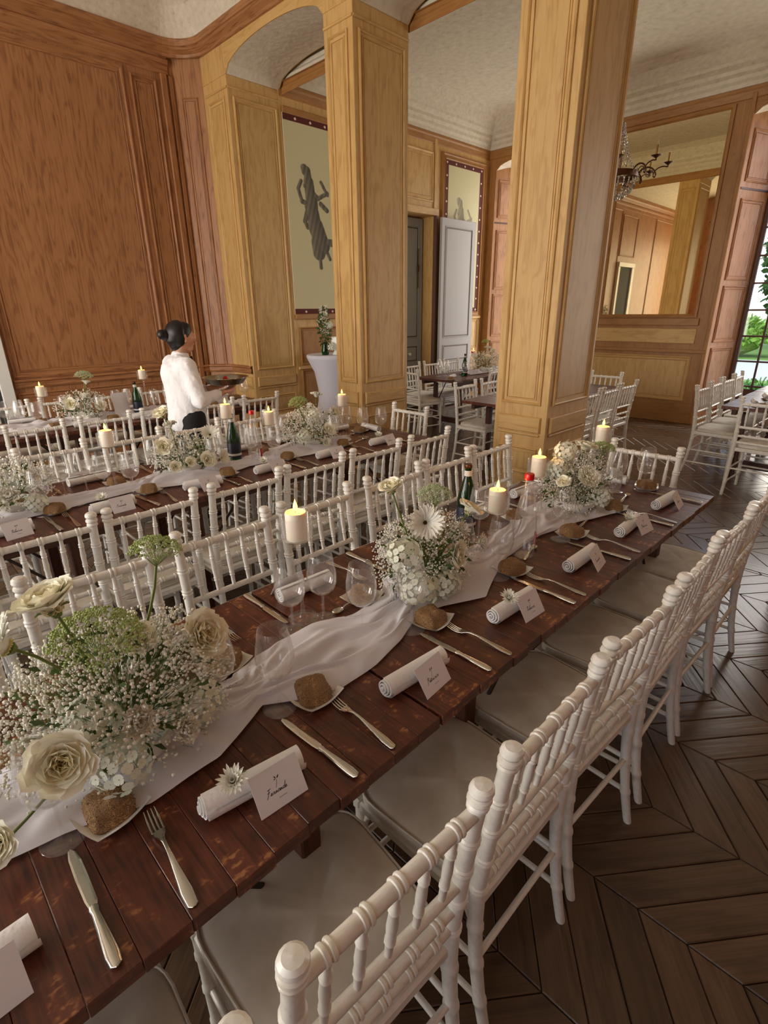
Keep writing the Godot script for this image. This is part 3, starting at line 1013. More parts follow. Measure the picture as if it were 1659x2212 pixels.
# painted panel: cream field, dark red border with pale studs, grey draped figure
func mural(w: int, h: int, whole: bool) -> ImageTexture:
	var im := Image.create(w, h, false, Image.FORMAT_RGB8)
	var cream := Color8(204, 198, 160)
	im.fill(cream)
	var caps := [[0.40, 0.245, 0.41, 0.275, 0.055], [0.36, 0.235, 0.37, 0.25, 0.05], [0.42, 0.30, 0.44, 0.37, 0.075], [0.36, 0.32, 0.56, 0.375, 0.03], [0.56, 0.375, 0.72, 0.34, 0.024], [0.72, 0.35, 0.62, 0.29, 0.02], [0.45, 0.37, 0.46, 0.42, 0.09], [0.44, 0.42, 0.52, 0.56, 0.10], [0.50, 0.52, 0.60, 0.62, 0.12], [0.52, 0.60, 0.54, 0.66, 0.10], [0.58, 0.60, 0.78, 0.60, 0.05], [0.40, 0.42, 0.33, 0.50, 0.03], [0.33, 0.50, 0.37, 0.53, 0.026], [0.54, 0.66, 0.56, 0.74, 0.024], [0.66, 0.64, 0.72, 0.69, 0.022], [0.30, 0.30, 0.25, 0.34, 0.022], [0.25, 0.34, 0.30, 0.40, 0.022], [0.30, 0.40, 0.40, 0.41, 0.03], [0.60, 0.40, 0.70, 0.43, 0.03]]
	var asp := float(h) / w
	for y in range(int(h * 0.20), int(h * 0.78)):
		for x in range(int(w * 0.18), int(w * 0.86)):
			var p := Vector2(float(x) / w, float(y) / h * asp)
			var best := 1.0
			var shade := 0.0
			for q in caps:
				var a := Vector2(q[0], q[1] * asp)
				var c := Vector2(q[2], q[3] * asp)
				var t := clampf((p - a).dot(c - a) / (c - a).length_squared(), 0, 1)
				var e := (p - a).lerp(p - c, t)
				var d: float = e.length() - q[4]
				if d < best:
					best = d
					shade = e.x / q[4]
			if best < 0.008:
				var fold := 0.5 + 0.5 * sin(p.x * 90.0 + p.y * 26.0)
				var g := lerpf(0.52, 0.22, clampf(0.5 + shade * 0.35, 0, 1)) * (0.8 + 0.3 * fold)
				var c2 := Color(g * 1.02, g * 0.96, g * 0.84)
				im.set_pixel(x, y, cream.lerp(c2, clampf(1.0 - best / 0.008, 0, 1) * (0.92 if whole else 0.5)))
	var red := Color8(84, 20, 16)
	var bw := int(w * 0.075)
	im.fill_rect(Rect2i(0, 0, w, bw), red)
	im.fill_rect(Rect2i(0, h - bw, w, bw), red)
	im.fill_rect(Rect2i(0, 0, bw, h), red)
	im.fill_rect(Rect2i(w - bw, 0, bw, h), red)
	var dots := []
	for k in 5:
		for e in [bw / 2, h - bw / 2]:
			dots.append(Vector2(bw / 2 + (w - bw) * k / 4.0, e))
	for k in 13:
		for e in [bw / 2, w - bw / 2]:
			dots.append(Vector2(e, bw / 2 + (h - bw) * k / 12.0))
	for q in dots:
		for y in range(-4, 5):
			for x in range(-4, 5):
				if x * x + y * y < 13:
					im.set_pixel(clampi(int(q.x) + x, 0, w - 1), clampi(int(q.y) + y, 0, h - 1), Color8(226, 206, 190))
	return ImageTexture.create_from_image(im)


# ---------------------------------------------------------------- chairs and tables
# (radius, height) profile of a turned bamboo-like rod with double rings at the given heights
func bamboo(l: float, r: float, rings: Array, up: float, r_end := -1.0) -> Array:
	var p := [Vector2(0, 0), Vector2(r, 0)]
	for q in rings:
		var f := lerpf(r, r if r_end < 0 else r_end, q / l)
		p.append_array([Vector2(f, q - 0.0105), Vector2(f + up * 0.8, q - 0.0090), Vector2(f + up, q - 0.0060), Vector2(f + up * 0.8, q - 0.0030), Vector2(f + up * 0.1, q - 0.0012), Vector2(f + up * 0.1, q + 0.0012), Vector2(f + up * 0.8, q + 0.0030), Vector2(f + up, q + 0.0060), Vector2(f + up * 0.8, q + 0.0090), Vector2(f, q + 0.0105)])
	p.append(Vector2(r if r_end < 0 else r_end, l))
	p.append(Vector2(0, l))
	return p


func back_z(y: float) -> float:
	return 0.185 + (0.055 * pow((0.44 - y) / 0.44, 2.0) if y < 0.44 else 0.05 * pow((y - 0.44) / 0.46, 1.3))


func make_chair() -> Node3D:
	var t := Node3D.new()
	t.set_meta("category", "chair")
	var wp: Material = M.white_paint
	# back posts running on down as hind legs
	var prof := [Vector2(0, 0), Vector2(0.0125, 0), Vector2(0.0135, 0.01)]
	for y in [0.12, 0.24, 0.36]:
		var r: float = lerpf(0.0135, 0.018, y / 0.42)
		prof.append_array([Vector2(r, y - 0.012), Vector2(r + 0.0025, y - 0.005), Vector2(r + 0.0025, y + 0.005), Vector2(r, y + 0.012)])
	prof.append_array([Vector2(0.0185, 0.42), Vector2(0.0185, 0.47)])
	for y in [0.49, 0.585, 0.68, 0.765]:
		prof.append_array([Vector2(0.0175, y - 0.010), Vector2(0.0205, y - 0.006), Vector2(0.0178, y), Vector2(0.0205, y + 0.006), Vector2(0.0172, y + 0.010)])
	prof.append_array([Vector2(0.0165, 0.80), Vector2(0.0165, 0.852), Vector2(0.0205, 0.857), Vector2(0.0205, 0.863), Vector2(0.017, 0.867), Vector2(0.020, 0.871), Vector2(0.0225, 0.876), Vector2(0.0215, 0.882), Vector2(0.0150, 0.886), Vector2(0.0195, 0.890), Vector2(0.0225, 0.897), Vector2(0.021, 0.906), Vector2(0.015, 0.912), Vector2(0.0, 0.914)])
	var fine := []
	for j in prof.size() - 1:
		fine.append(prof[j])
		var gap: float = prof[j + 1].y - prof[j].y
		if gap > 0.04:
			for q in range(1, int(gap / 0.03) + 1):
				fine.append(prof[j].lerp(prof[j + 1], float(q) / (int(gap / 0.03) + 1)))
	fine.append(prof[-1])
	var b := MB.new()
	b.lathe(fine, 16, Transform3D(), 0.86)
	for k in b.v.size():
		b.v[k].z += back_z(b.v[k].y)
	var pm := b.mesh()
	for s in [-1.0, 1.0]:
		part(t, "back_leg", pm, wp, Vector3(0.186 * s, 0, 0))
	# front legs
	b = MB.new()
	b.lathe([Vector2(0, 0), Vector2(0.0115, 0), Vector2(0.0125, 0.01), Vector2(0.014, 0.11), Vector2(0.017, 0.118), Vector2(0.017, 0.128), Vector2(0.0145, 0.135), Vector2(0.0155, 0.235), Vector2(0.0185, 0.243), Vector2(0.0185, 0.253), Vector2(0.016, 0.26), Vector2(0.0165, 0.35), Vector2(0.0195, 0.358), Vector2(0.0195, 0.368), Vector2(0.017, 0.375), Vector2(0.0175, 0.425), Vector2(0, 0.425)], 14, Transform3D(), 0.86)
	pm = b.mesh()
	for s in [-1.0, 1.0]:
		part(t, "front_leg", pm, wp, Vector3(0.188 * s, 0, -0.185))
	# seat frame with curved brackets
	b = MB.new()
	b.box(Transform3D(Basis(), Vector3(0, 0.428, -0.19)), Vector3(0.41, 0.034, 0.03), 0.006, 0)
	b.box(Transform3D(Basis(), Vector3(0, 0.428, 0.18)), Vector3(0.36, 0.034, 0.028), 0.006, 0)
	for s in [-1.0, 1.0]:
		b.box(Transform3D(Basis(), Vector3(0.188 * s, 0.428, 0)), Vector3(0.03, 0.034, 0.36), 0.006, 2)
	b.box(Transform3D(Basis(), Vector3(0, 0.438, 0)), Vector3(0.36, 0.012, 0.36), 0.002, 0)
	for s in [-1.0, 1.0]:
		for q in [[-0.185, 1.0], [0.185, -1.0]]:
			var pts := []
			for j in 6:
				var a := PI / 2 * j / 5.0
				pts.append(Vector3(0.188 * s, 0.345 + 0.075 * sin(a), q[0] + q[1] * (0.006 + 0.075 * (1.0 - cos(a)))))
			b.tube(pts, 0.0075, -1.0, 6)
		var pts2 := []
		for j in 6:
			var a := PI / 2 * j / 5.0
			pts2.append(Vector3(s * (0.182 - 0.075 * (1.0 - cos(a))), 0.345 + 0.075 * sin(a), -0.185))
		b.tube(pts2, 0.0075, -1.0, 6)
	part(t, "seat_frame", b, wp)
	# rails of the back
	var spx := [-0.132, -0.066, 0.0, 0.066, 0.132]
	for q in [["top_rail", 0.842, 0.0135, true], ["spindle_rail", 0.635, 0.0115, false], ["cross_rail", 0.555, 0.011, true], ["cross_rail", 0.495, 0.011, true]]:
		b = MB.new()
		var rings := []
		if q[3]:
			for x in spx:
				rings.append(0.178 + x)
		b.lathe(bamboo(0.356, q[2], rings, 0.0035), 16, Transform3D(Basis(Vector3(0, 1, 0), Vector3(1, 0, 0), Vector3(0, 0, -1)), Vector3(-0.178, q[1], back_z(q[1]))), 0.86)
		part(t, q[0], b, wp)
	# spindles
	var lean := atan2(back_z(0.842) - back_z(0.635), 0.207)
	b = MB.new()
	b.lathe([Vector2(0.0065, 0), Vector2(0.0075, 0.02), Vector2(0.0078, 0.045), Vector2(0.0105, 0.050), Vector2(0.0082, 0.055), Vector2(0.0105, 0.060), Vector2(0.0085, 0.066), Vector2(0.0105, 0.100), Vector2(0.0088, 0.136), Vector2(0.0108, 0.141), Vector2(0.0084, 0.146), Vector2(0.0108, 0.151), Vector2(0.0082, 0.157), Vector2(0.0072, 0.180), Vector2(0.0065, 0.207)], 10, Transform3D(Basis(Vector3.RIGHT, lean), Vector3.ZERO), 0.86)
	pm = b.mesh()
	for x in spx:
		part(t, "spindle", pm, wp, Vector3(x, 0.635, back_z(0.635)))
	# stretchers
	for s in [-1.0, 1.0]:
		for y in [0.12, 0.25]:
			b = MB.new()
			b.tube([Vector3(0.188 * s, y, -0.185), Vector3(0.187 * s, y, back_z(y))], 0.0085, -1.0, 8)
			part(t, "stretcher", b, wp)
	for q in [[-0.185, 0.20], [-0.185, 0.30], [back_z(0.25), 0.25]]:
		b = MB.new()
		b.tube([Vector3(-0.187, q[1], q[0]), Vector3(0.187, q[1], q[0])], 0.0085, -1.0, 8)
		part(t, "stretcher", b, wp)
	# cushion with piping
	b = MB.new()
	var f := func(u: float, v: float) -> Vector3:
		var a := u * TAU
		var rr := [0.0, 0.5, 0.8, 0.93, 0.985, 1.0, 0.995, 0.97, 0.6]
		var yy := [0.0445, 0.0435, 0.0405, 0.036, 0.030, 0.020, 0.008, 0.0, 0.0]
		var k := v * 8.0
		var j := mini(int(k), 7)
		var r: float = lerpf(rr[j], rr[j + 1], k - j)
		var y: float = lerpf(yy[j], yy[j + 1], k - j)
		return cushion_edge(a, r) + Vector3(0, 0.445 + y + 0.0025 * sin(a * 3.0 + 1.0) * r * (1.0 - r) * 4.0, 0)
	b.grid(40, 16, f, false, 1.0, 0.4)
	for k in b.v.size():
		b.t[k] = Vector2(b.v[k].x, b.v[k].z + b.v[k].y)
	part(t, "cushion", b, M.cushion)
	for y in [0.4775, 0.4500]:
		var pts := []
		for j in 37:
			pts.append(cushion_edge(TAU * j / 36.0, 0.992 if y > 0.46 else 0.985) + Vector3(0, y, 0))
		b = MB.new()
		b.sweep(pts, _fill(37, 0.003), _fill(37, 0.003), 6, Vector3.UP, false)
		part(t, "piping", b, M.cushion)
	return t


func cushion_edge(a: float, r: float) -> Vector3:
	var c := cos(a)
	var s := sin(a)
	var x := signf(c) * pow(absf(c), 0.36)
	var z := signf(s) * pow(absf(s), 0.36)
	return Vector3(x * r * (0.200 - 0.012 * z), 0, -0.015 + z * r * 0.19)


func _fill(n: int, x: float) -> Array:
	var a := []
	a.resize(n)
	a.fill(x)
	return a


var chair0: Node3D


func chair(label: String, at: Vector3, turn: float, group: String) -> void:
	if chair0 == null:
		chair0 = make_chair()
	dup(chair0, "dining_chair", label, at, turn, group)


# a board table on trestle legs: boards lie across
func table(called: String, label: String, x0: float, x1: float, z0: float, z1: float, group: String, along_z := false) -> Node3D:
	var t := thing(called, label, "table", Vector3((x0 + x1) * 0.5, 0, (z0 + z1) * 0.5), 0.0, group)
	var l := x1 - x0
	var w := z1 - z0
	if along_z:
		t.rotation.y = PI / 2
		l = z1 - z0
		w = x1 - x0
	var n := int(round(l / 0.0757))
	var pw := l / n
	var protos := []
	for q in 9:
		var b := MB.new()
		b.col = Color(1, 1, 1) * [0.78, 1.0, 0.9, 0.66, 1.1, 0.86, 0.95, 0.72, 1.02][q]
		b.col.a = 1.0
		b.off = Vector2(q * 0.137, q * 0.61)
		b.box(Transform3D(), Vector3(pw - 0.0007, 0.030, w), 0.0011, 2)
		protos.append(b.mesh())
	for j in n:
		part(t, "plank", protos[rng.randi() % 9], M.table_wood, Vector3(-l * 0.5 + pw * (j + 0.5), 0.745 - absf(rng.randfn(0, 0.0006)), rng.randfn(0, 0.0022)))
	for s in [-1.0, 1.0]:
		var b := MB.new()
		b.box(Transform3D(Basis(), Vector3(0, 0.70, s * (w * 0.5 - 0.10))), Vector3(l - 0.14, 0.058, 0.045), 0.004, 0)
		part(t, "under_rail", b, M.dark_wood)
		b = MB.new()
		b.box(Transform3D(Basis(), Vector3(s * (l * 0.5 - 0.30), 0.16, 0)), Vector3(0.05, 0.075, w - 0.22), 0.004, 2)
		part(t, "cross_beam", b, M.dark_wood)
		for s2 in [-1.0, 1.0]:
			b = MB.new()
			b.box(Transform3D(Basis(), Vector3(s * (l * 0.5 - 0.30), 0.335, s2 * (w * 0.5 - 0.15))), Vector3(0.055, 0.67, 0.055), 0.005)
			part(t, "leg", b, M.dark_wood)
			b = MB.new()
			b.tube([Vector3(s * (l * 0.5 - 0.32), 0.36, s2 * (w * 0.5 - 0.15)), Vector3(s * (l * 0.5 - 0.58), 0.675, s2 * (w * 0.5 - 0.13))], 0.007)
			part(t, "iron_strut", b, M.iron)
	return t


# ---------------------------------------------------------------- tableware
const TOP := 0.760
var protos := {}


func proto_node(category: String) -> Node3D:
	var t := Node3D.new()
	t.set_meta("category", category)
	return t


func make_ware() -> void:
	# knife: points to -Z, handle end at the origin
	var t := proto_node("knife")
	var b := MB.new()
	b.sweep([Vector3(0, 0.006, 0), Vector3(0, 0.0065, -0.003), Vector3(0, 0.0065, -0.02), Vector3(0, 0.0062, -0.05), Vector3(0, 0.006, -0.085), Vector3(0, 0.006, -0.10), Vector3(0, 0.006, -0.108), Vector3(0, 0.006, -0.114)], [0.002, 0.0095, 0.0115, 0.010, 0.0075, 0.0065, 0.0085, 0.007], [0.002, 0.0050, 0.0060, 0.0058, 0.0052, 0.0048, 0.0058, 0.0045], 10)
	part(t, "handle", b, M.steel)
	b = MB.new()
	var out := [Vector2(-0.006, -0.112), Vector2(0.006, -0.112), Vector2(0.009, -0.122), Vector2(0.0095, -0.18), Vector2(0.0090, -0.215), Vector2(0.0055, -0.236), Vector2(0.0, -0.246), Vector2(-0.005, -0.243), Vector2(-0.0085, -0.225), Vector2(-0.0095, -0.18), Vector2(-0.0085, -0.13)]
	plate_of(b, out, 0.0022, 0.0007, 0.0055)
	part(t, "blade", b, M.steel)
	protos.knife = t
	# fork
	t = proto_node("fork")
	b = MB.new()
	b.sweep([Vector3(0, 0.003, 0), Vector3(0, 0.0035, -0.004), Vector3(0, 0.005, -0.03), Vector3(0, 0.009, -0.075), Vector3(0, 0.013, -0.11), Vector3(0, 0.013, -0.135), Vector3(0, 0.010, -0.148), Vector3(0, 0.006, -0.160), Vector3(0, 0.004, -0.172)], [0.003, 0.009, 0.0105, 0.0065, 0.0038, 0.0036, 0.006, 0.0115, 0.0125], [0.001, 0.0018, 0.002, 0.0019, 0.002, 0.002, 0.0017, 0.0013, 0.0012], 8)
	part(t, "handle", b, M.steel)
	for k in 4:
		var x := -0.0102 + 0.0068 * k
		b = MB.new()
		b.sweep([Vector3(x, 0.0042, -0.170), Vector3(x * 1.02, 0.0032, -0.185), Vector3(x * 1.0, 0.006, -0.205), Vector3(x * 0.96, 0.011, -0.222)], [0.0022, 0.0021, 0.0018, 0.0009], [0.0013, 0.0012, 0.0011, 0.0007], 6)
		part(t, "tine", b, M.steel)
	protos.fork = t
	# dessert spoon
	t = proto_node("spoon")
	b = MB.new()
	b.sweep([Vector3(0, 0.003, 0), Vector3(0, 0.0035, -0.004), Vector3(0, 0.005, -0.025), Vector3(0, 0.009, -0.06), Vector3(0, 0.010, -0.09), Vector3(0, 0.007, -0.105)], [0.002, 0.0065, 0.0075, 0.0045, 0.003, 0.004], [0.001, 0.0015, 0.0017, 0.0016, 0.0016, 0.0014], 8)
	part(t, "handle", b, M.steel)
	b = MB.new()
	var bowl := func(u: float, v: float) -> Vector3:
		var a := u * TAU
		return Vector3(cos(a) * v * (0.0145 - 0.002 * sin(a)), 0.001 + 0.007 * v * v, -0.124 + sin(a) * v * 0.022)
	b.grid(16, 4, bowl, false)
	part(t, "bowl", b, M.steel)
	protos.spoon = t
	# bread plate with gathered corners
	t = proto_node("plate")
	b = MB.new()
	var pl := func(u: float, v: float) -> Vector3:
		var x := (u - 0.5) * 2.0
		var z := (v - 0.5) * 2.0
		var m := maxf(absf(x), absf(z))
		var lift := 0.002 + 0.010 * smoothstep(0.62, 1.0, m) + 0.008 * pow(absf(x * z), 2.0)
		var pinch := 1.0 - 0.07 * smoothstep(0.5, 1.0, m) * (1.0 - absf(absf(x) - absf(z)))
		return Vector3(x * 0.058 * pinch, lift, z * 0.058 * pinch)
	b.grid(16, 16, pl, true)
	var under := func(u: float, v: float) -> Vector3:
		return pl.call(u, v) - Vector3(0, 0.0028, 0) * (1.0 - 0.6 * smoothstep(0.9, 1.0, maxf(absf(u - 0.5), absf(v - 0.5)) * 2.0))
	b.grid(16, 16, under, false)
	part(t, "dish", b, M.porcelain)
	protos.plate = t
	# seeded roll, a soft square loaf
	t = proto_node("bread")
	var ns := FastNoiseLite.new()
	ns.seed = 5
	ns.frequency = 18.0
	b = MB.new()
	var loaf := func(u: float, v: float) -> Vector3:
		var a := u * TAU
		var e := v * PI / 2
		var c := cos(a)
		var s := sin(a)
		var r := pow(cos(e), 0.45)
		var p := Vector3(signf(c) * pow(absf(c), 0.55) * r * 0.044, pow(sin(e), 0.75) * 0.042, signf(s) * pow(absf(s), 0.55) * r * 0.042)
		p.y += 0.003 * ns.get_noise_3dv(p * 1.0) - 0.004 * exp(-pow((p.x + p.z * 0.3) / 0.008, 2.0)) * smoothstep(0.02, 0.035, p.y)
		return p * (1.0 + 0.08 * ns.get_noise_3dv(p * 1.7 + Vector3(3, 1, 2)))
	b.grid(32, 12, loaf, true, 3.0, 1.0)
	part(t, "crust", b, M.crust)
	b = MB.new()
	var seedr := RandomNumberGenerator.new()
	seedr.seed = 9
	for k in 170:
		var u := seedr.randf()
		var v := 1.0 - sqrt(seedr.randf()) * 0.85
		var p: Vector3 = loaf.call(u, v)
		var al := Vector3(seedr.randfn(), seedr.randfn() * 0.3, seedr.randfn()).normalized() * 0.0017
		b.col = Color(0.07, 0.04, 0.02) if seedr.randf() < 0.45 else Color(0.62, 0.42, 0.22)
		b.sweep([p - al, p, p + al], [0.0002, 0.0009, 0.0002], [0.0002, 0.0009, 0.0002], 5, Vector3.UP, false)
	part(t, "seeds", b, mat("seed", Color(1, 1, 1), 0.6, 0, null, Vector2.ONE, true)).set_meta("kind", "stuff")
	protos.bread = t
	# rolled napkin along X, one end spilling its spiral
	t = proto_node("napkin")
	b = MB.new()
	roll_of(b, 0.100, 0.026, 3.2)
	part(t, "rolled_cloth", b, M.linen)
	b = MB.new()
	var flap := func(u: float, v: float) -> Vector3:
		var a := 0.25 + v * 1.5
		return Vector3(lerpf(-0.097, 0.103, u), 0.0265 - cos(a) * 0.0275, sin(a) * 0.0278 + 0.001)
	b.grid(6, 10, flap, true)
	part(t, "hem_flap", b, M.linen)
	protos.napkin = t
	# wine glass
	t = proto_node("glass")
	b = MB.new()
	b.lathe([Vector2(0.0, 0.0905), Vector2(0.012, 0.0915), Vector2(0.026, 0.098), Vector2(0.039, 0.112), Vector2(0.0445, 0.130), Vector2(0.0455, 0.147), Vector2(0.0435, 0.170), Vector2(0.0385, 0.200), Vector2(0.0345, 0.222), Vector2(0.0338, 0.2235), Vector2(0.0332, 0.222), Vector2(0.037, 0.200), Vector2(0.042, 0.170), Vector2(0.044, 0.147), Vector2(0.043, 0.131), Vector2(0.0375, 0.1135), Vector2(0.025, 0.0995), Vector2(0.0, 0.094)], 24)
	part(t, "bowl", b, M.glass)
	b = MB.new()
	b.lathe([Vector2(0.012, 0.0915), Vector2(0.006, 0.084), Vector2(0.0042, 0.072), Vector2(0.0040, 0.035), Vector2(0.0050, 0.014), Vector2(0.009, 0.007)], 10)
	part(t, "stem", b, M.glass)
	b = MB.new()
	b.lathe([Vector2(0.009, 0.007), Vector2(0.022, 0.0045), Vector2(0.0395, 0.0026), Vector2(0.0405, 0.0014), Vector2(0.039, 0.0004), Vector2(0.0, 0.0008)], 24)
	part(t, "foot", b, M.glass)
	protos.glass = t


# flat blade outline with thickness, bevelled to an edge
func plate_of(b: MB, out: Array, th: float, edge: float, y: float) -> void:
	var c := Vector2.ZERO
	for q in out:
		c += q / out.size()
	for s in [1.0, -1.0]:
		var top := []
		var rim := []
		for q in out:
			var q2: Vector2 = q.lerp(Vector2(c.x, q.y), 0.35)
			top.append(Vector3(q2.x, y + s * th * 0.5, q2.y))
			rim.append(Vector3(q.x, y + s * edge * 0.5, q.y))
		var cc := b.vert(Vector3(c.x, y + s * th * 0.5, c.y), Vector3.UP * s, Vector2.ZERO)
		var ids := []
		for q in top:
			ids.append(b.vert(q, Vector3.UP * s, Vector2.ZERO))
		for j in out.size():
			var j2 := (j + 1) % out.size()
			b.tri(cc, ids[j], ids[j2])
			var d: Vector3 = rim[j2] - rim[j]
			var ow := Vector3(d.z, 0, -d.x).normalized()
			if ow.dot(Vector3(rim[j].x - c.x, 0, rim[j].z - c.y)) < 0:
				ow = -ow
			b.face([top[j], top[j2], rim[j2], rim[j]], (ow * 0.35 + Vector3.UP * s).normalized(), Vector3.RIGHT, Vector3.BACK)
			if s > 0:
				b.face([rim[j], rim[j2], rim[j2] - Vector3(0, edge, 0), rim[j] - Vector3(0, edge, 0)], ow, Vector3.RIGHT, Vector3.BACK)


# cloth rolled up: spiral section with thickness drawn out along X; inner turns stick out a little at one end
func roll_of(b: MB, half: float, rad: float, turns: float) -> void:
	var n := 60
	var oi := []
	var ii := []
	for j in n + 1:
		var f := float(j) / n
		var a := f * turns * TAU + 0.6
		var r := lerpf(0.0050, rad, f)
		var th := 0.0026
		oi.append(Vector2(cos(a), sin(a)) * r)
		ii.append(Vector2(cos(a), sin(a)) * (r - th))
	for side in [oi, ii]:
		var base := b.v.size()
		for j in n + 1:
			var q: Vector2 = side[j]
			var nn := q.normalized() * (1.0 if side == oi else -1.0)
			var f := float(j) / n
			var xl := -half - 0.011 * (1.0 - f) + 0.0012 * sin(j * 0.35)
			for x in [xl, half - 0.001 * sin(j * 0.3)]:
				b.vert(Vector3(x, rad + q.y * 1.0, q.x), Vector3(0, nn.y, nn.x), Vector2(x, f))
		for j in n:
			b.quad(base + j * 2, base + j * 2 + 1, base + j * 2 + 3, base + j * 2 + 2)
	for e in [-1.0, 1.0]:
		for j in n:
			var p := []
			for q in [[oi, j], [oi, j + 1], [ii, j + 1], [ii, j]]:
				var f := float(q[1]) / n
				var x: float = (-half - 0.011 * (1.0 - f) + 0.0012 * sin(q[1] * 0.35)) if e < 0 else half - 0.001 * sin(q[1] * 0.3)
				p.append(Vector3(x, rad + q[0][q[1]].y, q[0][q[1]].x))
			b.face(p, Vector3(e, 0, 0), Vector3.UP, Vector3.BACK)
	# core so that no hole shows through
	b.sweep([Vector3(-half + 0.01, rad, 0), Vector3(half - 0.01, rad, 0)], [0.005, 0.005], [0.005, 0.005], 8)


# name cards: a sprig, a handwritten first name, a small line under it
const CURSIVE := {
	"F": [[0.1, 1.6, 0.9, 1.75], [0.55, 1.65, 0.3, 0.3, 0.05, -0.3], [0.15, 0.9, 0.75, 1.0]],
	"P": [[0.45, 1.5, 0.3, 0.6, 0.1, -0.5], [0.05, 1.3, 0.5, 1.65, 0.95, 1.35, 0.75, 0.9, 0.35, 0.75]],
	"R": [[0.45, 1.5, 0.3, 0.6, 0.15, -0.1], [0.05, 1.3, 0.5, 1.65, 0.9, 1.35, 0.7, 0.95, 0.35, 0.8, 0.9, 0.0]],
	"a": [[0.6, 0.5, 0.3, 0.62, 0.1, 0.3, 0.25, 0.02, 0.55, 0.3, 0.6, 0.5, 0.55, 0.1, 0.8, 0.05]],
	"b": [[0.0, 0.1, 0.45, 1.4, 0.3, 1.5, 0.2, 0.1, 0.5, 0.0, 0.6, 0.4, 0.35, 0.45, 0.8, 0.4]],
	"c": [[0.55, 0.5, 0.25, 0.55, 0.1, 0.2, 0.3, 0.0, 0.7, 0.1]],
	"d": [[0.6, 0.5, 0.25, 0.6, 0.1, 0.2, 0.35, 0.02, 0.6, 0.4, 0.75, 1.6, 0.55, 0.1, 0.85, 0.05]],
	"e": [[0.0, 0.1, 0.45, 0.35, 0.4, 0.55, 0.15, 0.4, 0.2, 0.05, 0.65, 0.1]],
	"i": [[0.0, 0.1, 0.25, 0.5, 0.2, 0.05, 0.5, 0.1], [0.3, 0.8, 0.34, 0.84]],
	"n": [[0.0, 0.1, 0.2, 0.5, 0.15, 0.0, 0.4, 0.5, 0.5, 0.4, 0.5, 0.05, 0.75, 0.1]],
	"r": [[0.0, 0.1, 0.2, 0.55, 0.45, 0.5, 0.35, 0.05, 0.6, 0.1]],
	"t": [[0.0, 0.1, 0.4, 1.1, 0.25, 0.1, 0.6, 0.1], [0.1, 0.8, 0.6, 0.85]],
}


func card_tex(word: String) -> ImageTexture:
	var w := 256
	var h := 200
	var im := Image.create(w, h, false, Image.FORMAT_RGB8)
	im.fill(Color8(226, 220, 223))
	var ink := Color8(70, 62, 66)
	# sprig of three leaves
	for q in [[-0.5, -1.0, 15.0, 6.0], [0.75, -0.75, 17.0, 6.5], [-1.0, -0.25, 10.0, 4.0]]:
		var d := Vector2(q[0], q[1]).normalized()
		for k in 16:
			var f := k / 15.0
			dot(im, Vector2(126, 68) + d * (5.0 + q[2] * f), q[3] * 0.55 * sin(PI * clampf(f * 0.9 + 0.08, 0, 1)), ink)
	stroke(im, [Vector2(126, 70), Vector2(122, 84), Vector2(112, 104)], 1.0, ink)
	var x := 128.0 - word.length() * 9.0
	for k in word.length():
		var ch := word[k]
		for s in CURSIVE[ch]:
			var pts := []
			for j in range(0, s.size(), 2):
				pts.append(Vector2(x + s[j] * 19.0 + s[j + 1] * 6.0, 126.0 - s[j + 1] * 19.0))
			stroke(im, pts, 1.5, ink)
		x += 18.0 if k == 0 else 13.0
	for k in 7:
		stroke(im, [Vector2(112 + k * 6, 152), Vector2(115 + k * 6, 156)], 1.1, Color8(120, 112, 116))
	return ImageTexture.create_from_image(im)


func dot(im: Image, p: Vector2, r: float, c: Color) -> void:
	for y in range(int(p.y - r - 1), int(p.y + r + 2)):
		for x in range(int(p.x - r - 1), int(p.x + r + 2)):
			var d := Vector2(x, y).distance_to(p)
			if d < r + 0.5 and x >= 0 and y >= 0 and x < im.get_width() and y < im.get_height():
				im.set_pixel(x, y, im.get_pixel(x, y).lerp(c, clampf(r + 0.5 - d, 0, 1)))


func stroke(im: Image, pts: Array, r: float, c: Color) -> void:
	var cv := Curve2D.new()
	for j in pts.size():
		var tg: Vector2 = (pts[mini(j + 1, pts.size() - 1)] - pts[maxi(j - 1, 0)]) * 0.2
		cv.add_point(pts[j], -tg, tg)
	var l := cv.get_baked_length()
	var n := int(l) + 1
	for k in n + 1:
		dot(im, cv.sample_baked(l * k / n), r, c)


func make_cards() -> void:
	for word in ["Fernande", "Patricia", "Rebecca"]:
		var t := proto_node("place card")
		var b := MB.new()
		var u := Vector3.RIGHT
		# card leans back: face towards +Z, foot at the origin
		var top := Vector3(0, 0.066, -0.042)
		var nn := u.cross(top.normalized())
		var ids := [b.vert(u * -0.052 + nn * 0.0004, nn, Vector2(0, 1)), b.vert(u * 0.052 + nn * 0.0004, nn, Vector2(1, 1)), b.vert(u * 0.052 + top + nn * 0.0004, nn, Vector2(1, 0)), b.vert(u * -0.052 + top + nn * 0.0004, nn, Vector2(0, 0))]
		b.quad(ids[0], ids[1], ids[2], ids[3])
		var cm := mat("card_" + word, Color(1, 1, 1), 0.8, 0, card_tex(word))
		part(t, "printed_face", b, cm)
		b = MB.new()
		b.box(Transform3D(Basis(u, top.normalized(), nn), top * 0.5 - nn * 0.0004), Vector3(0.104, top.length(), 0.0008), 0.0001)
		part(t, "card_stock", b, M.card)
		protos["card_" + word] = t


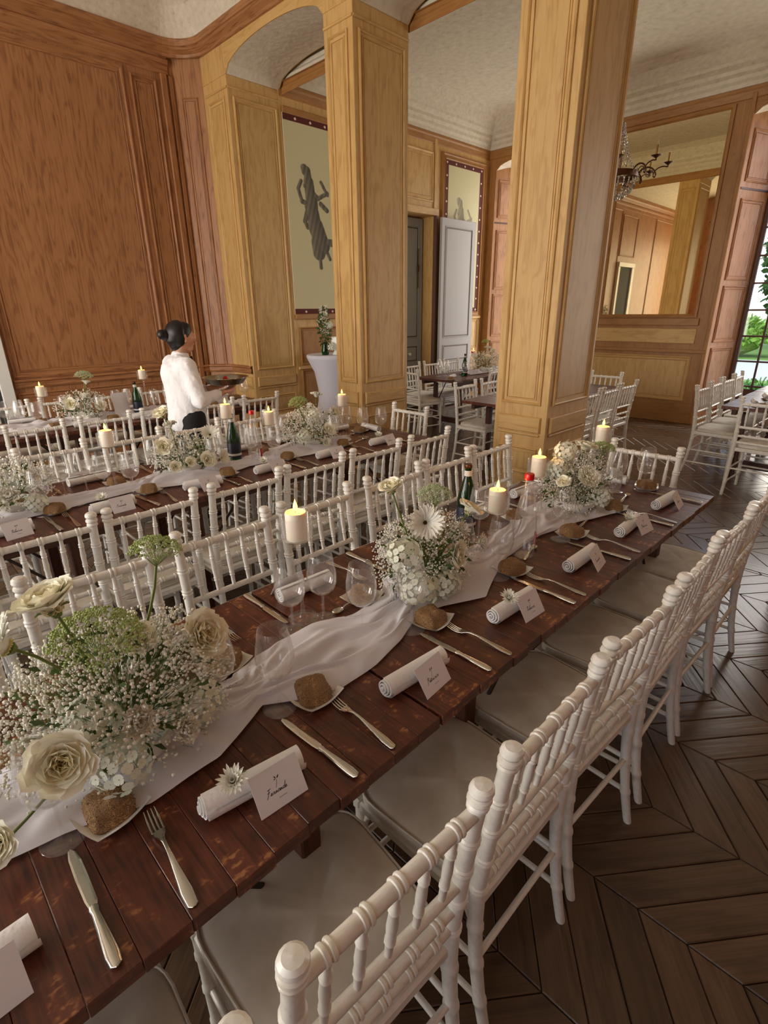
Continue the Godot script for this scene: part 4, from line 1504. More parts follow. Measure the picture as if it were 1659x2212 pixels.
# candle on a tall glass stand: the stand and the candle are two things
func candle(at: Vector3, cup: float, where: String) -> void:
	var st := thing("candle_holder", "tall clear glass candle holder " + where, "candle holder", at, 0.0, "glass candle holders")
	var b := MB.new()
	b.lathe([Vector2(0.0, cup), Vector2(0.040, cup + 0.002), Vector2(0.047, cup + 0.008), Vector2(0.048, cup + 0.075), Vector2(0.0465, cup + 0.0765), Vector2(0.045, cup + 0.075), Vector2(0.044, cup + 0.012), Vector2(0.038, cup + 0.006), Vector2(0.0, cup + 0.004)], 26)
	part(st, "cup", b, M.glass)
	b = MB.new()
	b.lathe([Vector2(0.018, cup), Vector2(0.010, cup - 0.012), Vector2(0.0065, cup - 0.03), Vector2(0.006, 0.05), Vector2(0.008, 0.02), Vector2(0.014, 0.009)], 12)
	part(st, "stem", b, M.glass)
	b = MB.new()
	b.lathe([Vector2(0.014, 0.009), Vector2(0.045, 0.004), Vector2(0.047, 0.002), Vector2(0.045, 0.0), Vector2(0.0, 0.001)], 24)
	part(st, "foot", b, M.glass)
	var c := thing("pillar_candle", "lit ivory pillar candle " + where, "candle", at + Vector3(0, cup + 0.0045, 0), 0.0, "lit pillar candles")
	b = MB.new()
	b.lathe([Vector2(0, 0), Vector2(0.030, 0), Vector2(0.031, 0.002), Vector2(0.031, 0.080), Vector2(0.0295, 0.0835), Vector2(0.027, 0.083)], 22)
	part(c, "wax_body", b, M.wax)
	b = MB.new()
	b.lathe([Vector2(0.027, 0.083), Vector2(0.020, 0.0795), Vector2(0.0, 0.079)], 18)
	part(c, "molten_pool", b, M.molten_wax)
	b = MB.new()
	b.tube([Vector3(0, 0.078, 0), Vector3(0.0005, 0.086, 0), Vector3(0.002, 0.091, 0)], 0.0012)
	part(c, "wick", b, M.wick)
	b = MB.new()
	b.lathe([Vector2(0.0, 0.0), Vector2(0.0035, 0.003), Vector2(0.0062, 0.009), Vector2(0.0066, 0.014), Vector2(0.0048, 0.022), Vector2(0.0022, 0.030), Vector2(0.0, 0.036)], 10)
	part(c, "flame", b, M.flame, Vector3(0.001, 0.086, 0))
	var l := OmniLight3D.new()
	l.name = "candle_light"
	l.light_color = Color(1.0, 0.66, 0.32)
	l.light_energy = 0.018
	l.light_size = 0.006
	l.omni_range = 20.0
	l.omni_attenuation = 2.0
	l.shadow_enabled = true
	c.add_child(l)
	l.position = Vector3(0.001, 0.099, 0)


func green_bottle(at: Vector3, where: String) -> void:
	var t := thing("water_bottle", "green glass mineral water bottle with dark label " + where, "bottle", at, 0.0, "green water bottles")
	var b := MB.new()
	b.lathe([Vector2(0, 0.004), Vector2(0.036, 0), Vector2(0.041, 0.006), Vector2(0.0415, 0.14), Vector2(0.040, 0.155), Vector2(0.033, 0.19), Vector2(0.022, 0.225), Vector2(0.0150, 0.25), Vector2(0.0140, 0.285), Vector2(0.0155, 0.288), Vector2(0.0155, 0.296), Vector2(0.0, 0.297)], 24)
	part(t, "bottle_body", b, M.green_glass)
	b = MB.new()
	b.lathe([Vector2(0.0418, 0.030), Vector2(0.0421, 0.031), Vector2(0.0421, 0.122), Vector2(0.0418, 0.123)], 24)
	part(t, "label", b, M.label_dark)
	b = MB.new()
	b.lathe([Vector2(0.0423, 0.044), Vector2(0.0424, 0.045), Vector2(0.0424, 0.056), Vector2(0.0423, 0.057)], 24)
	part(t, "label_band", b, M.label_pale)
	b = MB.new()
	b.lathe([Vector2(0.0158, 0.254), Vector2(0.0160, 0.255), Vector2(0.0150, 0.276), Vector2(0.0148, 0.277)], 18)
	part(t, "neck_label", b, M.label_pale)
	b = MB.new()
	b.lathe([Vector2(0.0156, 0.286), Vector2(0.0164, 0.287), Vector2(0.0164, 0.301), Vector2(0.0150, 0.303), Vector2(0, 0.303)], 16)
	part(t, "cap", b, M.bronze)


func red_cap_bottle(at: Vector3, where: String) -> void:
	var t := thing("water_bottle", "clear glass water bottle with red cap " + where, "bottle", at, 0.0, "red capped water bottles")
	var b := MB.new()
	b.lathe([Vector2(0, 0.006), Vector2(0.038, 0.001), Vector2(0.0435, 0.008), Vector2(0.044, 0.12), Vector2(0.042, 0.155), Vector2(0.034, 0.205), Vector2(0.024, 0.250), Vector2(0.0165, 0.285), Vector2(0.0145, 0.300), Vector2(0.0145, 0.312)], 26)
	part(t, "bottle_body", b, M.glass)
	b = MB.new()
	b.lathe([Vector2(0, 0.009), Vector2(0.037, 0.005), Vector2(0.0415, 0.010), Vector2(0.042, 0.12), Vector2(0.040, 0.155), Vector2(0.0325, 0.203), Vector2(0.026, 0.236), Vector2(0.0, 0.236)], 22)
	part(t, "water", b, M.glass)
	b = MB.new()
	b.lathe([Vector2(0.0146, 0.306), Vector2(0.0175, 0.307), Vector2(0.0175, 0.326), Vector2(0.0160, 0.329), Vector2(0, 0.329)], 20)
	part(t, "cap", b, M.red_cap)
	b = MB.new()
	b.grid(8, 1, func(u: float, v: float) -> Vector3: return Vector3(sin(u * 0.9 + 0.2) * 0.0444, 0.045 + v * 0.05, cos(u * 0.9 + 0.2) * 0.0444), true)
	part(t, "label", b, M.label_red)


func place(kind: String, called: String, label: String, at: Vector3, turn: float, group: String) -> Node3D:
	return dup(protos[kind], called, label, at, turn, group)


# ---------------------------------------------------------------- flowers
var bits := {}


func basis_to(d: Vector3) -> Basis:
	var u := d.normalized()
	var s := u.cross(Vector3.FORWARD if absf(u.z) < 0.9 else Vector3.RIGHT).normalized()
	return Basis(s, u, s.cross(u))


# one petal mesh: opens by angle from the axis, length l, width w, tip curling out, edge ruffled
func petal(b: MB, az: float, open: float, l: float, w: float, curl: float, ruffle: float, sd: float, base_r := 0.0, nu := 6, nv := 6, point := 0.5) -> void:
	var rad := Vector3(cos(az), 0, sin(az))
	var tan := Vector3(-sin(az), 0, cos(az))
	var f := func(u: float, v: float) -> Vector3:
		var x := (u - 0.5) * 2.0
		var p := rad * base_r
		var n := 6
		for k in n:
			var s := v * (k + 0.5) / n
			var a := open * (0.35 + 0.65 * s) + curl * pow(s, 3.0)
			p += (Vector3.UP * cos(a) + rad * sin(a)) * (l * v / n)
		var ww := w * (0.28 + 0.72 * sin(PI * clampf(0.08 + v * point * 1.25, 0, 1))) * (1.0 if v < 0.85 else sqrt(maxf(0.0, 1.0 - pow((v - 0.85) / 0.155, 2.0))) * 0.75 + 0.25)
		var cup := x * x * w * 0.55 * (1.0 - 0.5 * v)
		var a2 := open + curl * v
		p += tan * x * ww - (rad * cos(a2) - Vector3.UP * sin(a2)) * cup
		p += (rad * cos(a2) - Vector3.UP * sin(a2)) * ruffle * w * sin(x * 5.0 + sd) * v * v
		return p
	b.grid(nu, nv, f)


# rose built from spiralling petals; near ones keep every petal as a piece
func rose(p: Node3D, at: Vector3, d: Vector3, r: float, near: bool, tint := Color(1, 1, 1)) -> void:
	var o := Node3D.new()
	o.name = "rose"
	p.add_child(o, true)
	o.transform = Transform3D(basis_to(d), at)
	var whole := MB.new()
	var n := 30 if near else 20
	for k in n:
		var t := float(k) / (n - 1)
		var b := MB.new() if near else whole
		b.col = Color(0.98, 0.90, 0.62).lerp(Color(1, 1, 0.97), pow(t, 0.5)) * tint
		b.col.a = 1
		var az := k * 2.39996 + rng.randf() * 0.3
		petal(b, az, lerpf(0.02, 1.28, pow(t, 1.25)), r * lerpf(0.62, 1.0, t), r * lerpf(0.30, 0.62, t), lerpf(-0.15, 0.75, t), 0.05, rng.randf() * 6, r * 0.06 * t)
		if near:
			part(o, "petal", b, M.petal)
	if not near:
		part(o, "petals", whole, M.petal)
	var c := MB.new()
	c.lathe([Vector2(0.0, -r * 0.18), Vector2(r * 0.12, -r * 0.12), Vector2(r * 0.17, 0.0), Vector2(r * 0.1, r * 0.12)], 8)
	for k in 5:
		petal(c, k * TAU / 5, 1.5, r * 0.45, r * 0.09, 0.6, 0.0, 0.0, r * 0.1, 2, 4)
	part(o, "calyx", c, M.stem)


func gerbera(p: Node3D, at: Vector3, d: Vector3, r: float, near: bool) -> void:
	var o := Node3D.new()
	o.name = "gerbera"
	p.add_child(o, true)
	o.transform = Transform3D(basis_to(d), at)
	var whole := MB.new()
	for ring in [[22, 1.0, 1.50, 0.0], [20, 0.92, 1.32, 0.003], [24, 0.42, 1.1, 0.004]]:
		for k in ring[0]:
			var b := MB.new() if near and ring[1] > 0.5 else whole
			b.col = Color(1, 1, 0.96) if ring[1] > 0.5 else Color(0.95, 0.93, 0.7)
			petal(b, TAU * (k + rng.randf() * 0.4) / ring[0] + ring[1], ring[2] + rng.randfn(0, 0.06), r * ring[1] * rng.randf_range(0.94, 1.02), r * 0.105 * (1.0 if ring[1] > 0.5 else 0.5), -0.12, 0.04, rng.randf() * 6, r * 0.12, 2, 5, 0.62)
			if near and ring[1] > 0.5:
				part(o, "petal", b, M.white_petal)
	part(o, "petals", whole, M.white_petal)
	var c := MB.new()
	for k in 60:
		var a := k * 2.39996
		var q := sqrt(k / 60.0) * r * 0.26
		c.bud(Vector3(cos(a) * q, r * 0.07 - q * 0.1, sin(a) * q), r * 0.035)
	part(o, "disc", c, M.gerbera_ring)
	c = MB.new()
	c.ball(Vector3(0, r * 0.06, 0), r * 0.10, 10, 6, Vector3(1, 0.6, 1))
	part(o, "eye", c, M.flower_eye)
	c = MB.new()
	c.lathe([Vector2(0.0, -r * 0.22), Vector2(r * 0.1, -r * 0.18), Vector2(r * 0.2, -r * 0.04), Vector2(r * 0.16, 0.0)], 10)
	part(o, "calyx", c, M.stem)


# spiky white chrysanthemum or ruffled carnation
func mum(p: Node3D, at: Vector3, d: Vector3, r: float, near := false, ruffled := false) -> Node3D:
	var o := Node3D.new()
	o.name = "carnation" if ruffled else "chrysanthemum"
	p.add_child(o, true)
	o.transform = Transform3D(basis_to(d), at)
	var whole := MB.new()
	for ring in ([[14, 1.0, 1.35], [13, 0.95, 0.95], [10, 0.85, 0.5], [7, 0.8, 0.2]] if ruffled else [[16, 1.0, 1.45], [15, 0.95, 1.12], [13, 0.85, 0.75], [9, 0.7, 0.35]]):
		for k in ring[0]:
			var b := MB.new() if near else whole
			b.col = Color(1, 1, 0.95)
			petal(b, TAU * (k + rng.randf() * 0.5) / ring[0] + ring[2], ring[2], r * ring[1] * rng.randf_range(0.85, 1.05), r * (0.30 if ruffled else 0.105), 0.5 if ruffled else -0.35, 0.35 if ruffled else 0.0, rng.randf() * 6, r * 0.05, 4 if ruffled else 2, 5, 0.7)
			if near:
				part(o, "petal", b, M.white_petal)
	if not near:
		part(o, "petals", whole, M.white_petal)
	return o


# domed green umbel of many tiny heads
func umbel(p: Node3D, at: Vector3, d: Vector3, r: float, m: Material, root: Vector3) -> void:
	var b := MB.new()
	var bs := basis_to(d)
	var n := 46
	for k in n:
		var t := (k + 0.5) / n
		var a := k * 2.39996
		var e := acos(1.0 - t * 1.0)
		var dir := Vector3(sin(e) * cos(a), cos(e) * 0.72, sin(e) * sin(a))
		var c := dir * r
		var cr := r * 0.17
		for j in 26:
			var g := Vector3(rng.randfn(), absf(rng.randfn()) * 0.8, rng.randfn()).normalized()
			b.col = Color(1, 1, 1) * rng.randf_range(0.75, 1.08)
			b.bud(at + bs * (c + g * cr * 0.9), r * 0.036)
	part(p, "umbel", b, m).set_meta("kind", "stuff")
	var s := MB.new()
	for k in 20:
		var a := k * 2.39996
		var q := sqrt((k + 0.5) / 20.0)
		s.tube([at - bs * Vector3(0, r * 0.55, 0), at + bs * Vector3(cos(a) * q * r * 0.8, (1.0 - q * q) * r * 0.6 - r * 0.05, sin(a) * q * r * 0.8)], r * 0.012, -1.0, 4)
	part(p, "umbel_rays", s, M.stem)
	stem(p, at - bs * Vector3(0, r * 0.5, 0), root, bs * Vector3.DOWN, 0.0032)


func hydrangea(p: Node3D, at: Vector3, r: float) -> void:
	var b := MB.new()
	for k in 64:
		var a := k * 2.39996
		var y := 1.0 - 1.7 * (k + 0.5) / 64
		var h := sqrt(maxf(0.0, 1.0 - y * y))
		var d := Vector3(cos(a) * h, y, sin(a) * h)
		var bs := basis_to((d + Vector3(rng.randfn(), rng.randfn(), rng.randfn()) * 0.22).normalized())
		var t := rng.randf() * 2
		b.col = Color(1, 1, 1) * rng.randf_range(0.9, 1.04)
		var c := at + d * r * rng.randf_range(0.82, 1.05)
		for q in 4:
			var g := t + q * PI / 2
			var u := bs * Vector3(cos(g), 0.12, sin(g)) * r * 0.21
			var w := bs * Vector3(-sin(g), -0.05, cos(g)) * r * 0.12
			b.face([c, c + u * 0.35 + w * 0.8, c + u * 0.75 + w, c + u, c + u * 0.75 - w, c + u * 0.35 - w * 0.8], bs.y, Vector3.RIGHT, Vector3.BACK)
		b.bud(c + bs.y * r * 0.02, r * 0.03)
	part(p, "hydrangea", b, M.hydrangea).set_meta("kind", "stuff")


func stem(p: Node3D, from: Vector3, to: Vector3, dir: Vector3, r := 0.0028) -> void:
	var l := from.distance_to(to)
	var pts := []
	for k in 9:
		var t := k / 8.0
		var q := from.bezier_interpolate(from + dir * l * 0.35, to + Vector3.UP * l * 0.3, to, t)
		pts.append(q)
	var b := MB.new()
	b.tube(pts, r, r * 1.1, 6)
	part(p, "stem", b, M.stem)


# airy gypsophila: branching threads with round buds, filling the given ellipsoid
func gypsophila(p: Node3D, c: Vector3, rx: float, ry: float, rz: float, n: int, r: float, root: Vector3) -> void:
	var b := MB.new()
	var s := MB.new()
	for k in n:
		var g := Vector3(rng.randfn(), rng.randfn() * 0.9 + 0.35, rng.randfn()).normalized()
		var q := c + Vector3(g.x * rx, g.y * ry, g.z * rz) * pow(rng.randf(), 0.22)
		if k % 3 == 0:
			s.tube([q.lerp(root, 0.72) + Vector3(rng.randfn(), rng.randfn(), rng.randfn()) * 0.008, q.lerp(root, 0.3) + Vector3(rng.randfn(), rng.randfn(), rng.randfn()) * 0.008, q], 0.0007, 0.0004, 4)
		for j in 3:
			var e := q + Vector3(rng.randfn(), rng.randfn(), rng.randfn()) * 0.009
			b.col = Color(1, 1, 1) * rng.randf_range(0.82, 1.02)
			if n < 500:
				b.ball(e, r * rng.randf_range(0.55, 1.0), 6, 4)
			else:
				b.ball(e, r * rng.randf_range(0.5, 1.0), 5, 3)
	part(p, "gypsophila", b, M.bud).set_meta("kind", "stuff")
	part(p, "gypsophila_stems", s, M.stem).set_meta("kind", "stuff")


func foliage(p: Node3D, c: Vector3, rx: float, ry: float, rz: float, n: int, l := 0.03) -> void:
	var b := MB.new()
	for k in n:
		var g := Vector3(rng.randfn(), rng.randfn(), rng.randfn()).normalized()
		var q := c + Vector3(g.x * rx, g.y * ry, g.z * rz) * pow(rng.randf(), 0.4)
		var bs := basis_to((g + Vector3(rng.randfn(), rng.randfn(), rng.randfn()) * 0.5).normalized())
		var h := l * rng.randf_range(0.6, 1.2)
		var w := h * 0.22
		b.col = Color(1, 1, 1) * rng.randf_range(0.6, 1.15)
		var nn := bs.z
		b.face([q, q + bs * Vector3(w, h * 0.5, 0.1 * h), q + bs * Vector3(0, h, 0)], nn, Vector3.RIGHT, Vector3.UP)
		b.face([q, q + bs * Vector3(0, h, 0), q + bs * Vector3(-w, h * 0.5, 0.1 * h)], nn, Vector3.RIGHT, Vector3.UP)
	part(p, "foliage", b, M.leaf).set_meta("kind", "stuff")


# a table centrepiece; every flower is given relative to its foot: [kind, x, y, z, radius, direction]
func centrepiece(label: String, at: Vector3, spread: Vector3, list: Array, gyp: int, near: bool, bud := 0.0042) -> Node3D:
	var t := thing("flower_arrangement", label, "flowers", at, 0.0, "white table flowers")
	var root := Vector3(0, 0.05, 0)
	var b := MB.new()
	b.lathe([Vector2(0.0, 0.0), Vector2(0.075, 0.0), Vector2(0.095, 0.02), Vector2(0.10, 0.055), Vector2(0.095, 0.057), Vector2(0.09, 0.03), Vector2(0.0, 0.02)], 20)
	part(t, "bowl", b, M.porcelain)
	foliage(t, Vector3(0, spread.y * 0.45, 0), spread.x * 0.82, spread.y * 0.5, spread.z * 0.82, 260 if near else 140)
	for f in list:
		var q := Vector3(f[1], f[2], f[3])
		var d: Vector3 = f[5] if f.size() > 5 else (q - Vector3(0, -0.05, 0)).normalized()
		match f[0]:
			"rose": rose(t, q, d, f[4], near)
			"gerbera": gerbera(t, q, d, f[4], near)
			"mum": mum(t, q, d, f[4], near and f[4] > 0.03)
			"carnation": mum(t, q, d, f[4], false, true)
			"umbel": umbel(t, q, d, f[4], M.umbel, root)
			"pale_umbel": umbel(t, q, d, f[4], M.pale_umbel, root)
			"hydrangea": hydrangea(t, q, f[4])
		if f[0] in ["rose", "gerbera", "mum", "carnation"]:
			stem(t, q - d.normalized() * f[4] * 0.15, root + Vector3(q.x, 0, q.z) * 0.3, -d.normalized())
	if gyp > 0:
		gypsophila(t, Vector3(0, spread.y * 0.42, 0), spread.x, spread.y * 0.62, spread.z, gyp, bud, root)
	return t


# loose gauze runner: rows of [x, near edge z, far edge z]
func runner(label: String, rows: Array, sd: int, fold := 0.022) -> void:
	var t := thing("table_runner", label, "table runner", Vector3(0, TOP, 0), 0.0, "gauze table runners")
	var cn := Curve2D.new()
	var cf := Curve2D.new()
	for r in rows:
		cn.add_point(Vector2(r[0], r[1]), Vector2(-0.05, 0), Vector2(0.05, 0))
		cf.add_point(Vector2(r[0], r[2]), Vector2(-0.05, 0), Vector2(0.05, 0))
	var ns := FastNoiseLite.new()
	ns.seed = sd
	ns.frequency = 1.0
	ns.fractal_octaves = 2
	var ln := cn.get_baked_length()
	var lf := cf.get_baked_length()
	var f := func(u: float, v: float) -> Vector3:
		var a := cn.sample_baked(ln * u)
		var c := cf.sample_baked(lf * u)
		var wd := a.distance_to(c)
		var q := a.lerp(c, v)
		var tight := clampf(0.24 / maxf(wd, 0.05), 0.6, 2.2)
		var e := pow(maxf(sin(PI * v), 0.0), 0.6)
		var s := u * ln
		var k0 := ns.get_noise_2d(s * 1.6, v * 1.4)
		var k1 := ns.get_noise_2d(s * 2.1 + 40.0, v * 1.8 * tight)
		var k2 := ns.get_noise_2d(s * 4.0 + 90.0, v * 4.0 * tight)
		var cross := sin(s * 30.0 + v * 5.0 + k1 * 9.0)
		var along := sin(v * 17.0 * tight + s * 6.0 + k1 * 8.0)
		var mixw := clampf((tight - 0.8) * 1.6, 0.0, 1.0)
		var ridge := lerpf(cross, along, mixw)
		ridge = signf(ridge) * pow(absf(ridge), 0.8)
		var y := fold * e * (0.9 + 0.9 * k0 + (0.36 + 0.4 * k1) * ridge + 0.35 * k2)
		y = maxf(y, 0.0) + 0.003 + 0.003 * (1.0 - e)
		return Vector3(q.x + 0.012 * k2 * e, 0.002 + y, q.y + 0.015 * k1)
	var b := MB.new()
	b.grid(int(ln * 90), 56, f, false, ln * 4.0, 1.0)
	part(t, "gauze", b, M.gauze)


# ---------------------------------------------------------------- the waitress
# tapered capsules [from, to, radius, radius] joined by a smooth minimum and meshed as surface nets
func blend_mesh(caps: Array, cell: float, k: float, b: MB, wrinkle := 0.0) -> void:
	var lo := Vector3.ONE * 1e9
	var hi := -lo
	for q in caps:
		for e in 2:
			var r: Vector3 = Vector3.ONE * (q[2 + e] + k + cell * 2.0)
			lo = lo.min(q[e] - r)
			hi = hi.max(q[e] + r)
	var nx := int((hi.x - lo.x) / cell) + 2
	var ny := int((hi.y - lo.y) / cell) + 2
	var nz := int((hi.z - lo.z) / cell) + 2
	var f := PackedFloat32Array()
	f.resize(nx * ny * nz)
	f.fill(1.0)
	for q in caps:
		var a: Vector3 = q[0]
		var d: Vector3 = q[1] - a
		var dd := maxf(d.length_squared(), 1e-9)
		var m: float = maxf(q[2], q[3]) + k + cell * 2.0
		var s: Vector3 = ((q[0].min(q[1]) - Vector3.ONE * m - lo) / cell).floor()
		var e: Vector3 = ((q[0].max(q[1]) + Vector3.ONE * m - lo) / cell).ceil()
		for z in range(maxi(int(s.z), 0), mini(int(e.z) + 1, nz)):
			for y in range(maxi(int(s.y), 0), mini(int(e.y) + 1, ny)):
				for x in range(maxi(int(s.x), 0), mini(int(e.x) + 1, nx)):
					var p := lo + Vector3(x, y, z) * cell
					var t := clampf((p - a).dot(d) / dd, 0.0, 1.0)
					var v: float = p.distance_to(a + d * t) - lerpf(q[2], q[3], t)
					var id := x + nx * (y + ny * z)
					var o := f[id]
					var h := maxf(k - absf(o - v), 0.0) / k
					f[id] = minf(o, v) - h * h * k * 0.25
	if wrinkle > 0.0:
		var ns := FastNoiseLite.new()
		ns.seed = 12
		ns.frequency = 9.0
		for z in nz:
			for y in ny:
				for x in nx:
					var id := x + nx * (y + ny * z)
					if absf(f[id]) < 0.04:
						var p := lo + Vector3(x, y, z) * cell
						f[id] += wrinkle * ns.get_noise_3d(p.x * 1.6 + p.y * 0.6, p.y * 0.7, p.z * 1.6)
	var at := PackedInt32Array()
	at.resize(nx * ny * nz)
	at.fill(-1)
	var st := [1, nx, nx * ny]
	var cor := []
	for c in 8:
		cor.append((c & 1) + ((c >> 1) & 1) * nx + ((c >> 2) & 1) * nx * ny)
	for z in nz - 1:
		for y in ny - 1:
			for x in nx - 1:
				var id := x + nx * (y + ny * z)
				var neg := 0
				for c in 8:
					if f[id + cor[c]] < 0.0:
						neg += 1
				if neg == 0 or neg == 8:
					continue
				var sum := Vector3.ZERO
				var cnt := 0
				for c in 8:
					for ax in 3:
						if c & (1 << ax):
							continue
						var c2 := c | (1 << ax)
						var v0 := f[id + cor[c]]
						var v1 := f[id + cor[c2]]
						if (v0 < 0.0) != (v1 < 0.0):
							var t := v0 / (v0 - v1)
							var pa := Vector3(c & 1, (c >> 1) & 1, (c >> 2) & 1)
							var pb := Vector3(c2 & 1, (c2 >> 1) & 1, (c2 >> 2) & 1)
							sum += pa.lerp(pb, t)
							cnt += 1
				var p := lo + (Vector3(x, y, z) + sum / cnt) * cell
				var g := Vector3(f[id + 1] - f[id], f[id + nx] - f[id], f[id + nx * ny] - f[id]) + Vector3(f[id + cor[7]] - f[id + cor[6]], f[id + cor[7]] - f[id + cor[5]], f[id + cor[7]] - f[id + cor[3]])
				at[id] = b.vert(p, g.normalized(), Vector2(p.x + p.z, p.y) * 2.0)
	for z in range(1, nz - 1):
		for y in range(1, ny - 1):
			for x in range(1, nx - 1):
				var id := x + nx * (y + ny * z)
				for ax in 3:
					if (f[id] < 0.0) != (f[id + st[ax]] < 0.0):
						var u: int = st[(ax + 1) % 3]
						var w: int = st[(ax + 2) % 3]
						var q := [at[id], at[id - u], at[id - u - w], at[id - w]]
						if q.min() >= 0:
							b.quad(q[0], q[1], q[2], q[3])


func hand(b: MB, wrist: Vector3, fwd: Vector3, palm_n: Vector3, thumb_side: Vector3) -> void:
	var side := thumb_side.normalized()
	var caps := []
	var p1 := wrist + fwd * 0.045
	caps.append([wrist - fwd * 0.02, wrist + fwd * 0.01, 0.023, 0.022])
	for k in 4:
		var s := -0.030 + 0.020 * k
		caps.append([wrist + side * s * 0.4, p1 + fwd * 0.03 + side * s, 0.015, 0.011])
		var l: float = [0.055, 0.070, 0.076, 0.068][k]
		var a := p1 + fwd * 0.03 + side * s
		var m := a + fwd * l * 0.5 + palm_n * 0.004
		caps.append([a, m, 0.0095, 0.0088])
		caps.append([m, m + (fwd * 0.85 + palm_n * 0.5).normalized() * l * 0.5, 0.0088, 0.0072])
	var tb := wrist + fwd * 0.02 + side * 0.025
	var tm := tb + (fwd * 0.6 + side * 0.8).normalized() * 0.040
	caps.append([tb, tm, 0.013, 0.0105])
	caps.append([tm, tm + (fwd * 0.9 + side * 0.3 + palm_n * 0.3).normalized() * 0.030, 0.0105, 0.0085])
	blend_mesh(caps, 0.0045, 0.010, b)


func waitress(at: Vector3, turn: float) -> void:
	var t := thing("person", "woman in white shirt and black bow tie, hair in a bun, carrying a tray", "person", at, turn)
	# built facing +X
	var sk := MB.new()
	var body := [
		[Vector3(0, 0.90, 0), Vector3(0.0, 1.0, 0), 0.115, 0.10], [Vector3(0, 1.0, 0), Vector3(-0.015, 1.2, 0), 0.10, 0.115],
		[Vector3(-0.01, 1.27, -0.12), Vector3(-0.01, 1.27, 0.12), 0.055, 0.055], [Vector3(-0.005, 1.25, 0), Vector3(0.012, 1.40, 0), 0.056, 0.047],
		[Vector3(0, 0.88, 0.075), Vector3(0.02, 0.48, 0.085), 0.085, 0.055], [Vector3(0.02, 0.48, 0.085), Vector3(-0.02, 0.09, 0.09), 0.052, 0.034],
		[Vector3(0, 0.88, -0.075), Vector3(-0.02, 0.48, -0.085), 0.085, 0.055], [Vector3(-0.02, 0.48, -0.085), Vector3(-0.08, 0.09, -0.09), 0.052, 0.034],
		[Vector3(-0.01, 1.27, 0.165), Vector3(0.02, 1.02, 0.235), 0.045, 0.036], [Vector3(0.02, 1.02, 0.235), Vector3(0.235, 1.045, 0.135), 0.034, 0.024],
		[Vector3(-0.01, 1.27, -0.165), Vector3(0.05, 1.02, -0.235), 0.045, 0.036], [Vector3(0.05, 1.02, -0.235), Vector3(0.245, 1.06, -0.105), 0.034, 0.024],
	]
	blend_mesh(body, 0.014, 0.03, sk)
	# head with face, ears and neck
	var hc := Vector3(0.03, 1.475, 0)
	var head := [
		[hc + Vector3(-0.01, 0.015, 0), hc + Vector3(0.01, 0.01, 0), 0.088, 0.084], [hc + Vector3(0.02, -0.03, 0), hc + Vector3(0.045, -0.075, 0), 0.068, 0.040],
		[hc + Vector3(-0.025, -0.12, 0), hc + Vector3(-0.01, -0.04, 0), 0.046, 0.05],
		[hc + Vector3(0.088, 0.012, 0), hc + Vector3(0.106, -0.024, 0), 0.009, 0.013], [hc + Vector3(0.085, -0.048, -0.014), hc + Vector3(0.085, -0.048, 0.014), 0.011, 0.011],
		[hc + Vector3(0.082, 0.022, 0.034), hc + Vector3(0.084, 0.022, 0.018), 0.011, 0.011], [hc + Vector3(0.082, 0.022, -0.034), hc + Vector3(0.084, 0.022, -0.018), 0.011, 0.011],
		[hc + Vector3(0.060, -0.015, 0.045), hc + Vector3(0.065, -0.025, 0.035), 0.025, 0.02], [hc + Vector3(0.060, -0.015, -0.045), hc + Vector3(0.065, -0.025, -0.035), 0.025, 0.02],
	]
	for s in [-1.0, 1.0]:
		head.append([hc + Vector3(-0.004, 0.014, 0.086 * s), hc + Vector3(0.004, -0.026, 0.082 * s), 0.012, 0.009])
	blend_mesh(head, 0.006, 0.014, sk)
	hand(sk, Vector3(0.25, 1.047, 0.128), Vector3(0.90, 0.14, -0.36).normalized(), Vector3(0, 1, 0), Vector3(0.3, 0.1, 0.9))
	hand(sk, Vector3(0.26, 1.062, -0.10), Vector3(0.93, 0.14, 0.30).normalized(), Vector3(0, 1, 0), Vector3(0.3, 0.1, -0.9))
	part(t, "body", sk, M.skin)
	var b := MB.new()
	for s in [-1.0, 1.0]:
		b.ball(hc + Vector3(0.080, 0.010, 0.030 * s), 0.011, 10, 6)
	part(t, "eyes", b, M.porcelain)
	b = MB.new()
	for s in [-1.0, 1.0]:
		b.ball(hc + Vector3(0.0885, 0.010, 0.030 * s), 0.0052, 8, 5)
		b.tube([hc + Vector3(0.086, 0.031, 0.016 * s), hc + Vector3(0.086, 0.036, 0.032 * s), hc + Vector3(0.076, 0.031, 0.046 * s)], 0.003)
	part(t, "brows_and_pupils", b, M.hair)
	b = MB.new()
	b.sweep([hc + Vector3(0.088, -0.050, -0.020), hc + Vector3(0.0975, -0.049, 0), hc + Vector3(0.088, -0.050, 0.020)], [0.002, 0.006, 0.002], [0.002, 0.006, 0.002], 8)
	part(t, "lips", b, M.lips)
	# hair drawn back into a bun
	b = MB.new()
	var hr := [[hc + Vector3(-0.018, 0.030, 0), hc + Vector3(-0.004, 0.028, 0), 0.097, 0.090], [hc + Vector3(-0.05, -0.02, 0), hc + Vector3(-0.045, -0.055, 0), 0.066, 0.048], [hc + Vector3(0.035, 0.072, -0.03), hc + Vector3(0.035, 0.072, 0.03), 0.034, 0.034], [hc + Vector3(-0.02, 0.0, 0.06), hc + Vector3(-0.03, -0.03, 0.055), 0.035, 0.03], [hc + Vector3(-0.02, 0.0, -0.06), hc + Vector3(-0.03, -0.03, -0.055), 0.035, 0.03]]
	blend_mesh(hr, 0.007, 0.02, b)
	part(t, "hair", b, M.hair)
	b = MB.new()
